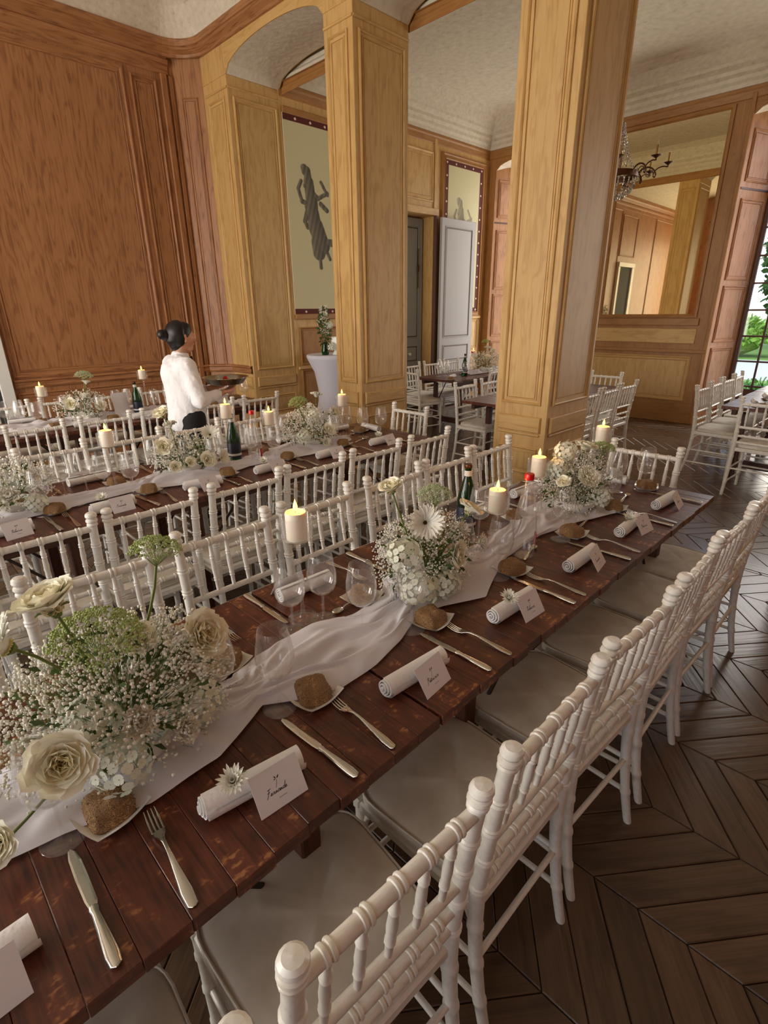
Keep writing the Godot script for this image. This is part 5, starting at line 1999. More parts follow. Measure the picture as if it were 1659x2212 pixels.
	blend_mesh([[hc + Vector3(-0.122, 0.022, 0), hc + Vector3(-0.140, 0.026, 0), 0.040, 0.036]], 0.006, 0.01, b)
	part(t, "hair_bun", b, M.hair)
	# shirt, collar, bow tie, trousers, shoes
	b = MB.new()
	var shirt := [
		[Vector3(-0.005, 0.86, 0), Vector3(0.0, 1.0, 0), 0.150, 0.135], [Vector3(0.0, 0.87, 0.05), Vector3(-0.02, 1.2, 0.07), 0.10, 0.10], [Vector3(0.0, 0.87, -0.05), Vector3(-0.02, 1.2, -0.07), 0.10, 0.10], [Vector3(0, 1.0, 0), Vector3(-0.025, 1.21, 0), 0.130, 0.132],
		[Vector3(-0.02, 1.275, -0.13), Vector3(-0.02, 1.275, 0.13), 0.066, 0.066], [Vector3(-0.012, 1.27, 0), Vector3(0.0, 1.335, 0), 0.072, 0.056],
		[Vector3(-0.01, 1.27, 0.165), Vector3(0.02, 1.02, 0.235), 0.064, 0.056], [Vector3(0.02, 1.02, 0.235), Vector3(0.20, 1.041, 0.150), 0.054, 0.040],
		[Vector3(-0.01, 1.27, -0.165), Vector3(0.05, 1.02, -0.235), 0.064, 0.056], [Vector3(0.05, 1.02, -0.235), Vector3(0.21, 1.053, -0.13), 0.054, 0.040],
	]
	blend_mesh(shirt, 0.011, 0.03, b, 0.011)
	part(t, "shirt", b, M.shirt)
	b = MB.new()
	b.lathe([Vector2(0.060, 0.0), Vector2(0.058, 0.036), Vector2(0.056, 0.040), Vector2(0.067, 0.014), Vector2(0.071, 0.002)], 20, Transform3D(Basis(Vector3(0, 0, 1), -0.14), Vector3(0.004, 1.325, 0)))
	part(t, "collar", b, M.shirt)
	b = MB.new()
	b.lathe([Vector2(0.0705, 0.001), Vector2(0.0720, 0.006), Vector2(0.0690, 0.010)], 20, Transform3D(Basis(Vector3(0, 0, 1), -0.14), Vector3(0.004, 1.325, 0)))
	for s in [-1.0, 1.0]:
		b.sweep([Vector3(0.076, 1.318, 0), Vector3(0.078, 1.318, 0.025 * s), Vector3(0.076, 1.318, 0.052 * s)], [0.006, 0.014, 0.022], [0.007, 0.007, 0.005], 8, Vector3.RIGHT)
	part(t, "bow_tie", b, M.black_cloth)
	b = MB.new()
	blend_mesh([[Vector3(0, 0.92, 0), Vector3(0, 0.86, 0), 0.135, 0.13], [Vector3(0, 0.86, 0.075), Vector3(0.02, 0.48, 0.085), 0.105, 0.078], [Vector3(0.02, 0.48, 0.085), Vector3(-0.02, 0.07, 0.09), 0.075, 0.07], [Vector3(0, 0.86, -0.075), Vector3(-0.02, 0.48, -0.085), 0.105, 0.078], [Vector3(-0.02, 0.48, -0.085), Vector3(-0.08, 0.07, -0.09), 0.075, 0.07]], 0.014, 0.03, b)
	part(t, "trousers", b, M.black_cloth)
	for q in [[-0.02, 0.09], [-0.08, -0.09]]:
		b = MB.new()
		blend_mesh([[Vector3(q[0] - 0.03, 0.035, q[1]), Vector3(q[0] + 0.13, 0.028, q[1]), 0.035, 0.028]], 0.009, 0.01, b)
		part(t, "shoe", b, M.black_cloth)
	# the tray she carries
	var tr := thing("serving_tray", "round dark silver serving tray held by the waitress", "tray", at + Vector3(0.345, 1.098, 0.02).rotated(Vector3.UP, turn))
	b = MB.new()
	b.lathe([Vector2(0.0, 0.0), Vector2(0.125, 0.0), Vector2(0.140, 0.006), Vector2(0.172, 0.050), Vector2(0.188, 0.055), Vector2(0.188, 0.058), Vector2(0.170, 0.054), Vector2(0.138, 0.010), Vector2(0.0, 0.005)], 40)
	part(tr, "pan", b, M.dark_steel)
	var tm := thing("cherry_tomato", "small red garnish on the serving tray", "tomato", at + Vector3(0.345, 1.142, 0.02).rotated(Vector3.UP, turn))
	b = MB.new()
	b.ball(Vector3.ZERO, 0.02, 12, 8)
	part(tm, "fruit", b, M.red_cap)
	b = MB.new()
	b.lathe([Vector2(0.0, -0.040), Vector2(0.026, -0.040), Vector2(0.030, -0.020), Vector2(0.0, -0.016)], 14)
	part(tm, "saucer", b, M.porcelain)


# ---------------------------------------------------------------- chandelier
func chandelier(at: Vector3, top: float) -> void:
	var t := thing("chandelier", "dark bronze crystal chandelier with candle arms, partly behind the wide oak pillar", "chandelier", at)
	var b := MB.new()
	b.lathe([Vector2(0.20, -0.03), Vector2(0.215, -0.025), Vector2(0.22, 0.0), Vector2(0.215, 0.025), Vector2(0.20, 0.03), Vector2(0.195, 0.0), Vector2(0.20, -0.03)], 28)
	part(t, "ring", b, M.bronze)
	b = MB.new()
	b.lathe([Vector2(0.0, -0.12), Vector2(0.02, -0.10), Vector2(0.012, -0.02), Vector2(0.018, 0.1), Vector2(0.010, 0.3), Vector2(0.022, 0.42), Vector2(0.008, 0.5), Vector2(0.006, 0.62)], 10)
	for k in 4:
		var a := k * PI / 2 + 0.3
		b.tube([Vector3(cos(a) * 0.2, 0, sin(a) * 0.2), Vector3(0, 0.0, 0)], 0.006)
	part(t, "shaft", b, M.bronze)
	b = MB.new()
	var l := top - at.y
	var n := int((l - 0.6) / 0.035)
	for k in n:
		var y := 0.62 + 0.035 * k
		var pts := []
		for j in 9:
			var a := TAU * j / 8.0
			pts.append(Vector3(cos(a) * 0.010, y + 0.0175 + sin(a) * 0.020, 0) if k % 2 == 0 else Vector3(0, y + 0.0175 + sin(a) * 0.020, cos(a) * 0.010))
		b.tube(pts, 0.0025, -1.0, 5)
	part(t, "chain", b, M.bronze)
	b = MB.new()
	for k in 10:
		var a := TAU * k / 10
		b.sweep([Vector3(0, l - 0.02, 0), Vector3(cos(a) * 0.05, l - 0.09, sin(a) * 0.05), Vector3(cos(a) * 0.10, l - 0.075, sin(a) * 0.10), Vector3(cos(a) * 0.12, l - 0.03, sin(a) * 0.12)], [0.012, 0.018, 0.014, 0.003], [0.004, 0.004, 0.003, 0.002], 6)
	part(t, "ceiling_rosette", b, M.bronze)
	for k in 8:
		var a := TAU * k / 8 + 0.35
		var d := Vector3(cos(a), 0, sin(a))
		b = MB.new()
		var pts := []
		for j in 26:
			var s := j / 25.0
			var g := s * TAU * 1.35
			pts.append(d * (0.215 + 0.075 * (1.0 - cos(g)) * 0.55 + 0.20 * s) + Vector3.UP * (0.055 * sin(g) * (1.0 - 0.3 * s) + 0.01 * s))
		b.tube(pts, 0.009, 0.006, 6)
		var sc := []
		for j in 16:
			var g := j / 15.0 * TAU * 1.2
			sc.append(d * (0.315 + 0.04 * (1.0 - j / 22.0) * cos(g)) + Vector3.UP * (-0.01 + 0.04 * (1.0 - j / 22.0) * sin(g)))
		b.tube(sc, 0.005, 0.003, 5)
		part(t, "arm", b, M.bronze)
		var tip: Vector3 = pts[-1]
		b = MB.new()
		b.lathe([Vector2(0.0, -0.02), Vector2(0.012, -0.012), Vector2(0.045, 0.004), Vector2(0.050, 0.010), Vector2(0.042, 0.008), Vector2(0.0, 0.004)], 14, Transform3D(Basis(), tip + Vector3.UP * 0.03))
		b.tube([tip, tip + Vector3.UP * 0.03], 0.008)
		part(t, "drip_pan", b, M.bronze)
		b = MB.new()
		b.lathe([Vector2(0.011, 0.03), Vector2(0.011, 0.125), Vector2(0.0, 0.127)], 10, Transform3D(Basis(), tip))
		part(t, "candle_sleeve", b, M.brass)
		b = MB.new()
		b.lathe([Vector2(0.004, 0.125), Vector2(0.010, 0.138), Vector2(0.009, 0.150), Vector2(0.003, 0.170), Vector2(0.0, 0.178)], 8, Transform3D(Basis(), tip))
		part(t, "clear_bulb", b, M.glass)
	b = MB.new()
	for k in 22:
		var a := TAU * k / 22
		for j in 16:
			var s := j / 15.0
			var r := lerpf(0.205, 0.035, pow(s, 0.5))
			crystal(b, Vector3(cos(a) * r, 0.05 + 0.40 * s, sin(a) * r), 0.0095)
		for j in 11:
			var s := j / 10.0
			var r := 0.200 * sqrt(maxf(0.0, 1.0 - s * s * 0.96))
			crystal(b, Vector3(cos(a) * r, -0.045 - 0.17 * s, sin(a) * r), 0.011 if j % 3 else 0.016)
	part(t, "crystal_strings", b, M.crystal).set_meta("kind", "stuff")
	b = MB.new()
	for k in 8:
		var a := TAU * k / 8 + 0.35
		for j in 6:
			b.bud(Vector3(cos(a), 0, sin(a)) * (0.10 + 0.018 * j) + Vector3(0, -0.07 - 0.012 * (j % 2), 0), 0.012)
	part(t, "bronze_leaves", b, M.bronze).set_meta("kind", "stuff")


func crystal(b: MB, p: Vector3, r: float) -> void:
	var ring := []
	for k in 4:
		ring.append(p + Vector3(cos(k * PI / 2 + p.x * 40.0), 0, sin(k * PI / 2 + p.x * 40.0)) * r * 0.75)
	for k in 4:
		for e in [1.0, -1.0]:
			var q := [p + Vector3.UP * r * 1.35 * e, ring[k], ring[(k + 1) % 4]]
			var nn: Vector3 = (q[0] + q[1] + q[2]) / 3.0 - p
			b.face(q, nn.normalized(), Vector3.RIGHT, Vector3.UP)


# ---------------------------------------------------------------- garden behind the panes
func leaf_mesh() -> ArrayMesh:
	var b := MB.new()
	b.grid(2, 3, func(u: float, v: float) -> Vector3: return Vector3((u - 0.5) * sin(PI * clampf(v * 0.92 + 0.06, 0, 1)) * 0.7, v, 0.12 * sin(v * 3.0) - 0.3 * absf(u - 0.5)), false)
	return b.mesh()


func leaves(p: Node3D, called: String, m: Material, lm: Mesh, n: int, pick: Callable, size: float) -> void:
	var mm := MultiMesh.new()
	mm.transform_format = MultiMesh.TRANSFORM_3D
	mm.use_colors = true
	mm.mesh = lm
	mm.instance_count = n
	for k in n:
		var q: Array = pick.call()
		var s := size * rng.randf_range(0.6, 1.3)
		var bs := basis_to(((q[1] as Vector3) + Vector3(rng.randfn(), rng.randfn(), rng.randfn()) * 0.7).normalized()).rotated(Vector3.UP, rng.randf() * 0.5)
		mm.set_instance_transform(k, Transform3D(bs.scaled(Vector3.ONE * s), q[0]))
		mm.set_instance_color(k, Color(1, 1, 1) * rng.randf_range(0.7, 1.25))
	var o := MultiMeshInstance3D.new()
	o.name = called
	o.multimesh = mm
	o.material_override = m
	o.set_meta("kind", "stuff")
	p.add_child(o, true)


func garden() -> void:
	var g := struct("ground", "lawn and pale gravel drive outside the windows", "ground")
	var b := MB.new()
	b.bx(9.72, 48, -0.5, -0.35, -26, 12, 0.0)
	part(g, "lawn", b, M.lawn)
	b = MB.new()
	b.bx(18.5, 25.5, -0.36, -0.335, -26, 12, 0.0)
	part(g, "gravel_drive", b, M.gravel)
	var lm := leaf_mesh()
	var h := thing("low_hedge", "low bright green hedge just outside the french window", "hedge", Vector3(13.2, -0.35, -3.5))
	b = MB.new()
	b.box(Transform3D(Basis(), Vector3(0, 0.18, 0)), Vector3(1.7, 0.36, 9.0), 0.15)
	part(h, "hedge_core", b, M.lawn)
	leaves(h, "leaves", M.bush_leaf, lm, 6000, func() -> Array: return [Vector3(rng.randf_range(-0.95, 0.95), rng.randf_range(0.0, 0.48), rng.randf_range(-4.6, 4.6)), Vector3(rng.randf_range(-1, 1), 1, rng.randf_range(-1, 1))], 0.12)
	for k in 4:
		var c := Vector3(27.5, -0.35, -15.0 + 4.1 * k)
		var s := thing("shrub", "yellow green shrub across the gravel drive, %s along the drive" % seat_words[k], "shrub", c, 0, "shrubs across the gravel drive")
		b = MB.new()
		b.ball(Vector3(0, 0.7, 0), 1.0, 10, 6, Vector3(1.1, 0.8, 1.7))
		part(s, "crown_core", b, M.lawn)
		leaves(s, "foliage", M.garden_leaf, lm, 1800, func() -> Array:
			var d := Vector3(rng.randfn(), absf(rng.randfn()), rng.randfn()).normalized()
			return [Vector3(0, 0.6, 0) + d * Vector3(1.25, 1.0, 1.9) * rng.randf_range(0.85, 1.05), d], 0.22)
	for k in 5:
		var c := Vector3(33.0 + (k % 2) * 2.5, -0.35, -24.0 + 6.6 * k)
		var s := thing("tree", "leafy green tree closing the garden view, %s along the drive" % seat_words[k], "tree", c, 0, "trees behind the gravel drive")
		b = MB.new()
		b.lathe([Vector2(0.35, 0), Vector2(0.26, 0.6), Vector2(0.2, 2.5), Vector2(0.12, 6.0)], 10)
		part(s, "trunk", b, M.bark)
		b = MB.new()
		b.ball(Vector3(0, 5.0, 0), 1.0, 10, 6, Vector3(2.3, 4.4, 2.6))
		part(s, "crown_core", b, M.lawn)
		leaves(s, "crown", M.tree_leaf if k % 2 else M.bush_leaf, lm, 7000, func() -> Array:
			var d := Vector3(rng.randfn(), rng.randfn(), rng.randfn()).normalized()
			return [Vector3(0, 5.0, 0) + d * Vector3(2.6, 4.9, 2.9) * rng.randf_range(0.8, 1.1), d], 0.34)


# ---------------------------------------------------------------- laying the room
var place_no := 0


# one place at a table: c along the table, edge z, dir +1 when the guest sits on the +Z side
func place_setting(c: float, edge: float, dir: float, where: String, cutlery: bool, card: String, flower: bool, extra := 0.0) -> void:
	var turn := 0.0 if dir > 0 else PI
	var j := func(s: float) -> float: return rng.randfn(0, s)
	var p := func(x: float, z: float) -> Vector3: return Vector3(c + x * dir, TOP, edge - z * dir)
	if cutlery:
		place("fork", "fork", "silver table fork, %s" % where, p.call(-0.235 + j.call(0.006), 0.013), turn + j.call(0.05), "table forks")
		place("knife", "table_knife", "silver table knife, %s" % where, p.call(0.125 + j.call(0.006), 0.012), turn + j.call(0.04), "table knives")
		place("spoon", "dessert_spoon", "silver dessert spoon, %s" % where, p.call(-0.16 + j.call(0.02), 0.30), turn - PI / 2 + 0.2 + j.call(0.1), "dessert spoons")
	var at: Vector3 = p.call(-0.04 + j.call(0.008), 0.138)
	place("napkin", "rolled_napkin", "white rolled linen napkin, %s" % where, at, turn + j.call(0.05), "rolled white napkins")
	place("card_" + card, "place_card", "white name card with sprig, %s" % where, p.call(-0.012 + j.call(0.008), 0.066), turn + 0.04 + j.call(0.06), "place cards leaning on napkins")
	if flower:
		var f := thing("napkin_flower", "white flower head on napkin, %s" % where, "flower", at + Vector3(-0.045 * dir, 0.058, 0.012 * dir), 0.0, "white flower heads on napkins")
		mum(f, Vector3(0, 0.008, 0), Vector3(-0.25, 0.8, 0.35 * dir), 0.036, edge > -1.0 and c < 1.6 and dir > 0)
		var s := MB.new()
		s.tube([Vector3(0, 0.008, 0), Vector3(0.01, -0.004, -0.014 * dir), Vector3(0.035, -0.006, -0.02 * dir)], 0.002)
		part(f, "stem", s, M.stem)
	var px := -0.26 if dir > 0 else -0.14
	var pp: Vector3 = p.call(px + j.call(0.008), 0.288 + j.call(0.01))
	var tw: float = j.call(0.15)
	place("plate", "bread_plate", "small square bread plate, %s" % where, pp, turn + tw + 0.1, "square bread plates")
	place("bread", "bread_roll", "seeded square bread roll, %s" % where, pp + Vector3(0, 0.003, 0), turn + tw + rng.randf_range(0, 1.5), "seeded bread rolls")
	for k in 2:
		var g: Vector3 = p.call(0.128 - 0.105 * k + j.call(0.01), 0.298 + (0.095 if dir > 0 else 0.015) * k + extra)
		place("glass", "wine_glass", "%s empty wine glass, %s" % [["outer", "inner"][k], where], g, rng.randf() * 6, "empty wine glasses")


func lay_table(called: String, x0: float, x1: float, zn: float, zf: float, near: Array, far: Array, near_side: String, far_side: String, cutlery: bool, chair_near: float, chair_far: float) -> void:
	var cards := ["Fernande", "Patricia", "Rebecca"]
	for k in near.size():
		var w: String = "%s place from pillar end, %s" % [seat_words[near.size() - 1 - k], near_side]
		if near[k] < x1 - 0.15:
			place_setting(near[k], zn, 1.0, w, cutlery, cards[(k + 1) % 3], k % 2 == 0)
		chair("white spindle-back chair, " + w, Vector3(near[k], 0, chair_near), rng.randfn(0, 0.025), "white chairs at the " + called)
	for k in far.size():
		var w: String = "%s place from pillar end, %s" % [seat_words[far.size() - 1 - k], far_side]
		if far[k] < x1 - 0.15:
			place_setting(far[k], zf, -1.0, w, cutlery, cards[k % 3], k % 3 == 0)
		chair("white spindle-back chair, " + w, Vector3(far[k], 0, chair_far), PI + rng.randfn(0, 0.03), "white chairs at the " + called)


func _ready() -> void:
	rng.seed = 2024
	# camera
	var cam := Camera3D.new()
	cam.name = "camera"
	add_child(cam)
	var yaw := deg_to_rad(45.4014)
	var pitch := deg_to_rad(20.9519)
	var roll := deg_to_rad(-0.6709)
	var fwd := Vector3(cos(pitch) * cos(yaw), -sin(pitch), -cos(pitch) * sin(yaw))
	var right := Vector3(sin(yaw), 0, cos(yaw))
	var up := right.cross(fwd)
	cam.transform = Transform3D(Basis(right * cos(roll) + up * sin(roll), up * cos(roll) - right * sin(roll), -fwd), Vector3(0, 1.65, 0))
	cam.fov = rad_to_deg(2.0 * atan(1106.0 / 1135.885))
	cam.near = 0.03
	cam.far = 200.0
	cam.current = true
	# sky and exposure
	var env := Environment.new()
	var sky := Sky.new()
	var sm := ProceduralSkyMaterial.new()
	sm.sky_top_color = Color(0.72, 0.80, 0.92)
	sm.sky_horizon_color = Color(0.93, 0.95, 0.97)
	sm.ground_bottom_color = Color(0.45, 0.46, 0.40)
	sm.ground_horizon_color = Color(0.75, 0.77, 0.74)
	sm.energy_multiplier = 3.2
	sky.sky_material = sm
	env.background_mode = Environment.BG_SKY
	env.sky = sky
	env.tonemap_mode = Environment.TONE_MAPPER_LINEAR
	env.tonemap_exposure = 1.0
	env.sdfgi_enabled = true
	env.ssao_enabled = true
	env.ssil_enabled = true
	var we := WorldEnvironment.new()
	we.name = "world_environment"
	we.environment = env
	add_child(we)
	# daylight through the tall windows of the dining room and the windows of the next room
	for q in [[-5.55, 16.0], [-3.15, 19.0], [-0.75, 3.0], [1.35, 0.5]]:
		day(Vector3(-3.98, 2.05, q[0]), Vector3(0, -PI / 2, 0), Vector2(1.35, 3.3), q[1])
	day(Vector3(XM + 0.56, 2.1, 1.85), Vector3(0, PI / 2, 0), Vector2(1.2, 3.4), 6.5)
	day(Vector3(XM + 0.56, 2.1, -1.17), Vector3(0, PI / 2, 0), Vector2(0.85, 3.4), 7.0)
	day(Vector3(XM + 0.56, 2.1, -5.18), Vector3(0, PI / 2, 0), Vector2(1.2, 3.4), 6.5)
	make_materials()
	make_room()
	make_ware()
	make_cards()
	lay_front()
	lay_middle()
	lay_rear()
	lay_next_room()
	waitress(Vector3(1.86, 0, -4.12), -0.06)
	chandelier(Vector3(6.2, 2.93, -2.80), 4.62)
	garden()


func day(at: Vector3, turn: Vector3, size: Vector2, e: float) -> void:
	var l := AreaLight3D.new()
	l.name = "window_daylight"
	l.area_size = size
	l.light_energy = e
	l.light_color = Color(1.0, 0.96, 0.90)
	l.area_range = 40.0
	l.shadow_enabled = true
	add_child(l, true)
	l.position = at
	l.rotation = turn


func lay_front() -> void:
	table("trestle_table", "worn red brown plank table with the bare joint, camera end of the front row", -1.45, 0.775, -1.445, -0.605, "plank tables of the front row")
	table("trestle_table", "worn red brown plank table, pillar end of the front row", 0.783, 2.935, -1.445, -0.607, "plank tables of the front row")
	lay_table("front table", -1.45, 2.935, -0.605, -1.445, [-0.55, -0.07, 0.40, 0.865, 1.33, 1.79, 2.24, 2.66], [-0.10, 0.38, 0.87, 1.33, 1.82, 2.25, 2.67], "aisle side of front table", "inner side of front table", true, -0.60, -1.535)
	place("plate", "bread_plate", "small square white bread plate at the head of the front table", Vector3(2.83, TOP, -0.90), 0.3, "square bread plates")
	place("bread", "bread_roll", "seeded square bread roll at the head of the front table", Vector3(2.83, TOP + 0.003, -0.90), 0.9, "seeded bread rolls")
	place("napkin", "rolled_napkin", "white rolled linen napkin at the head of the front table", Vector3(2.80, TOP, -1.10), 1.7, "rolled white napkins")
	chair("white spindle-back chair at the head of the front table, facing the flowers", Vector3(2.985, 0, -1.055), -PI / 2 + PI + 0.03 - PI / 2 * 0.0, "white chairs at the heads of tables")
	runner("white gauze runner winding along the front table between the flowers", [[-0.9, -0.93, -1.13], [-0.5, -0.90, -1.16], [-0.02, -0.92, -1.2], [0.06, -0.905, -1.22], [0.2, -0.853, -1.25], [0.35, -0.862, -1.2], [0.44, -0.91, -1.08], [0.5, -0.94, -1.08], [0.57, -0.888, -1.11], [0.67, -0.835, -1.13], [0.8, -0.85, -1.12], [0.93, -0.878, -1.08], [1.07, -0.932, -1.09], [1.157, -0.91, -1.2], [1.3, -0.843, -1.2], [1.43, -0.90, -1.16], [1.6, -0.97, -1.1], [1.88, -0.97, -1.14], [2.1, -0.93, -1.2], [2.35, -0.865, -1.2], [2.5, -0.93, -1.12], [2.56, -0.98, -1.03]], 3)
	centrepiece("big white flower arrangement with two green umbels, camera end of the front table", Vector3(0.23, TOP + 0.004, -1.03), Vector3(0.25, 0.30, 0.17), [
		["rose", -0.140, 0.165, 0.135, 0.064, Vector3(-0.15, 0.5, 0.85)], ["rose", 0.170, 0.215, 0.03, 0.062, Vector3(0.25, 0.45, 0.75)], ["rose", -0.075, 0.385, 0.03, 0.064, Vector3(-0.25, 1, -0.1)],
		["rose", 0.06, 0.225, -0.02, 0.048, Vector3(0.0, 0.8, 0.4)], ["gerbera", -0.155, 0.35, 0.03, 0.062, Vector3(-0.7, 0.62, -0.05)], ["umbel", -0.02, 0.285, 0.02, 0.078, Vector3(0.12, 1, 0.1)],
		["umbel", 0.145, 0.395, -0.06, 0.05, Vector3(0.2, 1, -0.1)], ["carnation", -0.01, 0.155, 0.12, 0.042, Vector3(0.1, 0.4, 0.8)], ["carnation", 0.065, 0.10, 0.14, 0.036, Vector3(0.3, 0.3, 0.8)],
		["hydrangea", -0.075, 0.155, 0.06, 0.055], ["hydrangea", -0.05, 0.075, 0.12, 0.055], ["rose", -0.25, 0.055, 0.12, 0.045, Vector3(-0.4, 0.6, 0.6)], ["hydrangea", 0.13, 0.09, 0.08, 0.05]], 1500, true, 0.0042)
	centrepiece("white flower arrangement led by a wide open gerbera, middle of the front table", Vector3(1.22, TOP + 0.004, -1.04), Vector3(0.20, 0.26, 0.15), [
		["gerbera", -0.054, 0.262, 0.04, 0.064, Vector3(-0.55, 0.42, 0.72)], ["rose", 0.18, 0.222, 0.03, 0.052, Vector3(0.35, 0.8, 0.3)], ["mum", 0.095, 0.195, 0.06, 0.040, Vector3(0.1, 0.6, 0.7)], ["mum", 0.178, 0.13, 0.08, 0.043, Vector3(0.3, 0.3, 0.9)],
		["rose", 0.01, 0.15, 0.10, 0.052, Vector3(0.15, 0.25, 0.95)], ["rose", -0.147, 0.375, -0.01, 0.044, Vector3(-0.35, 1, 0.0)], ["pale_umbel", 0.125, 0.27, -0.07, 0.058, Vector3(0, 1, 0)],
		["hydrangea", -0.145, 0.18, 0.04, 0.055], ["hydrangea", -0.125, 0.07, 0.08, 0.06], ["hydrangea", -0.03, 0.06, 0.11, 0.05]], 900, true, 0.0038)
	centrepiece("white flower arrangement with two full roses near the head of the front table", Vector3(2.27, TOP + 0.004, -1.03), Vector3(0.25, 0.27, 0.15), [
		["rose", 0.09, 0.255, -0.02, 0.060, Vector3(0.1, 1, 0.2)], ["rose", -0.05, 0.17, 0.06, 0.062, Vector3(-0.35, 0.6, 0.7)], ["rose", -0.20, 0.18, 0.04, 0.036], ["umbel", 0.25, 0.235, 0.0, 0.055, Vector3(0.2, 1, 0)],
		["hydrangea", -0.10, 0.29, -0.02, 0.05], ["hydrangea", -0.16, 0.23, -0.02, 0.045], ["carnation", 0.23, 0.12, 0.08, 0.045], ["hydrangea", 0.05, 0.07, 0.10, 0.05]], 900, true, 0.0038)
	for q in [[0.809, -1.183, 0.266, "at the camera end of the front table"], [1.60, -1.02, 0.178, "beside the red capped bottle of the front table"], [2.035, -1.10, 0.203, "before the roses at the head of the front table"], [2.66, -1.10, 0.24, "behind the last flowers of the front table"]]:
		candle(Vector3(q[0], TOP, q[1]), q[2], q[3])
	red_cap_bottle(Vector3(1.672, TOP, -0.935), "on the front table")
	green_bottle(Vector3(1.70, TOP, -1.23), "on the front table")


func lay_middle() -> void:
	table("trestle_table", "dark brown plank table, camera end of the middle row", -1.3, 0.85, -3.33, -2.50, "plank tables of the middle row")
	table("trestle_table", "dark brown plank table, pillar end of the middle row", 0.858, 2.98, -3.33, -2.50, "plank tables of the middle row")
	lay_table("middle table", -1.3, 2.98, -2.50, -3.33, [-0.10, 0.36, 0.79, 1.25, 1.68, 2.145, 2.625], [0.29, 0.77, 1.26, 1.70, 2.15, 2.60], "front side of middle table", "rear side of middle table", true, -2.455, -3.475)
	chair("white spindle-back chair at the head of the middle table, before the slim pillar", Vector3(3.07, 0, -3.02), PI / 2, "white chairs at the heads of tables")
	place("napkin", "rolled_napkin", "white rolled linen napkin at the head of the middle table", Vector3(2.84, TOP, -3.02), 1.5, "rolled white napkins")
	runner("white gauze runner folded along the middle table", [[-0.6, -2.82, -3.04], [0.2, -2.8, -3.05], [0.5, -2.78, -3.02], [0.75, -2.80, -3.0], [0.95, -2.83, -2.98], [1.15, -2.74, -3.1], [1.4, -2.74, -3.05], [1.6, -2.8, -2.98], [1.85, -2.76, -3.06], [2.1, -2.74, -3.1], [2.35, -2.80, -3.05], [2.5, -2.86, -2.98]], 8, 0.026)
	centrepiece("white flower arrangement of carnations at the camera end of the middle table", Vector3(0.40, TOP + 0.004, -2.95), Vector3(0.22, 0.26, 0.15), [["carnation", -0.02, 0.10, 0.12, 0.055], ["carnation", 0.08, 0.16, 0.07, 0.05], ["hydrangea", -0.1, 0.12, 0.1, 0.05], ["rose", -0.12, 0.05, 0.14, 0.05], ["hydrangea", 0.08, 0.05, 0.12, 0.05]], 330, false, 0.0055)
	centrepiece("white flower arrangement of six roses, middle of the middle table", Vector3(1.27, TOP + 0.004, -2.95), Vector3(0.19, 0.24, 0.14), [
		["rose", -0.08, 0.345, 0.0, 0.060, Vector3(-0.5, 0.9, 0.2)], ["rose", -0.13, 0.186, 0.06, 0.058, Vector3(-0.3, 0.5, 0.8)], ["rose", 0.07, 0.09, 0.13, 0.058, Vector3(0.0, 0.35, 0.95)], ["rose", -0.11, 0.085, 0.12, 0.042, Vector3(-0.2, 0.3, 0.9)], ["rose", -0.03, 0.095, 0.13, 0.038, Vector3(0, 0.4, 0.9)],
		["carnation", -0.05, 0.28, 0.0, 0.048], ["gerbera", 0.18, 0.20, 0.0, 0.062, Vector3(-0.3, 0.75, 0.55)], ["pale_umbel", 0.09, 0.13, 0.04, 0.07, Vector3(0, 1, 0.5)], ["gerbera", 0.19, 0.07, 0.08, 0.055, Vector3(0.4, 0.3, 0.8)]], 300, false, 0.0055)
	centrepiece("white flower arrangement with tall gypsophila before the cocktail table", Vector3(2.2, TOP + 0.004, -2.95), Vector3(0.24, 0.28, 0.15), [
		["umbel", -0.09, 0.30, 0.0, 0.062, Vector3(-0.2, 1, 0)], ["carnation", 0.06, 0.33, 0.0, 0.048], ["rose", 0.19, 0.20, 0.02, 0.052, Vector3(0.3, 0.6, 0.7)], ["rose", 0.05, 0.12, 0.12, 0.058, Vector3(0, 0.4, 0.9)], ["mum", -0.01, 0.05, 0.16, 0.048, Vector3(0, 0.3, 0.9)], ["hydrangea", -0.14, 0.1, 0.1, 0.05], ["hydrangea", 0.0, 0.22, 0.04, 0.05]], 420, false, 0.0055)
	for q in [[0.87, -2.93, 0.24, "at the camera end of the middle table"], [1.57, -2.95, 0.285, "above the green bottle of the middle table"], [1.87, -2.95, 0.20, "beside the gypsophila of the middle table"], [2.52, -2.98, 0.235, "before the slim pillar on the middle table"]]:
		candle(Vector3(q[0], TOP, q[1]), q[2], q[3])
	red_cap_bottle(Vector3(1.69, TOP, -2.86), "on the middle table")
	green_bottle(Vector3(1.62, TOP, -2.99), "on the middle table")


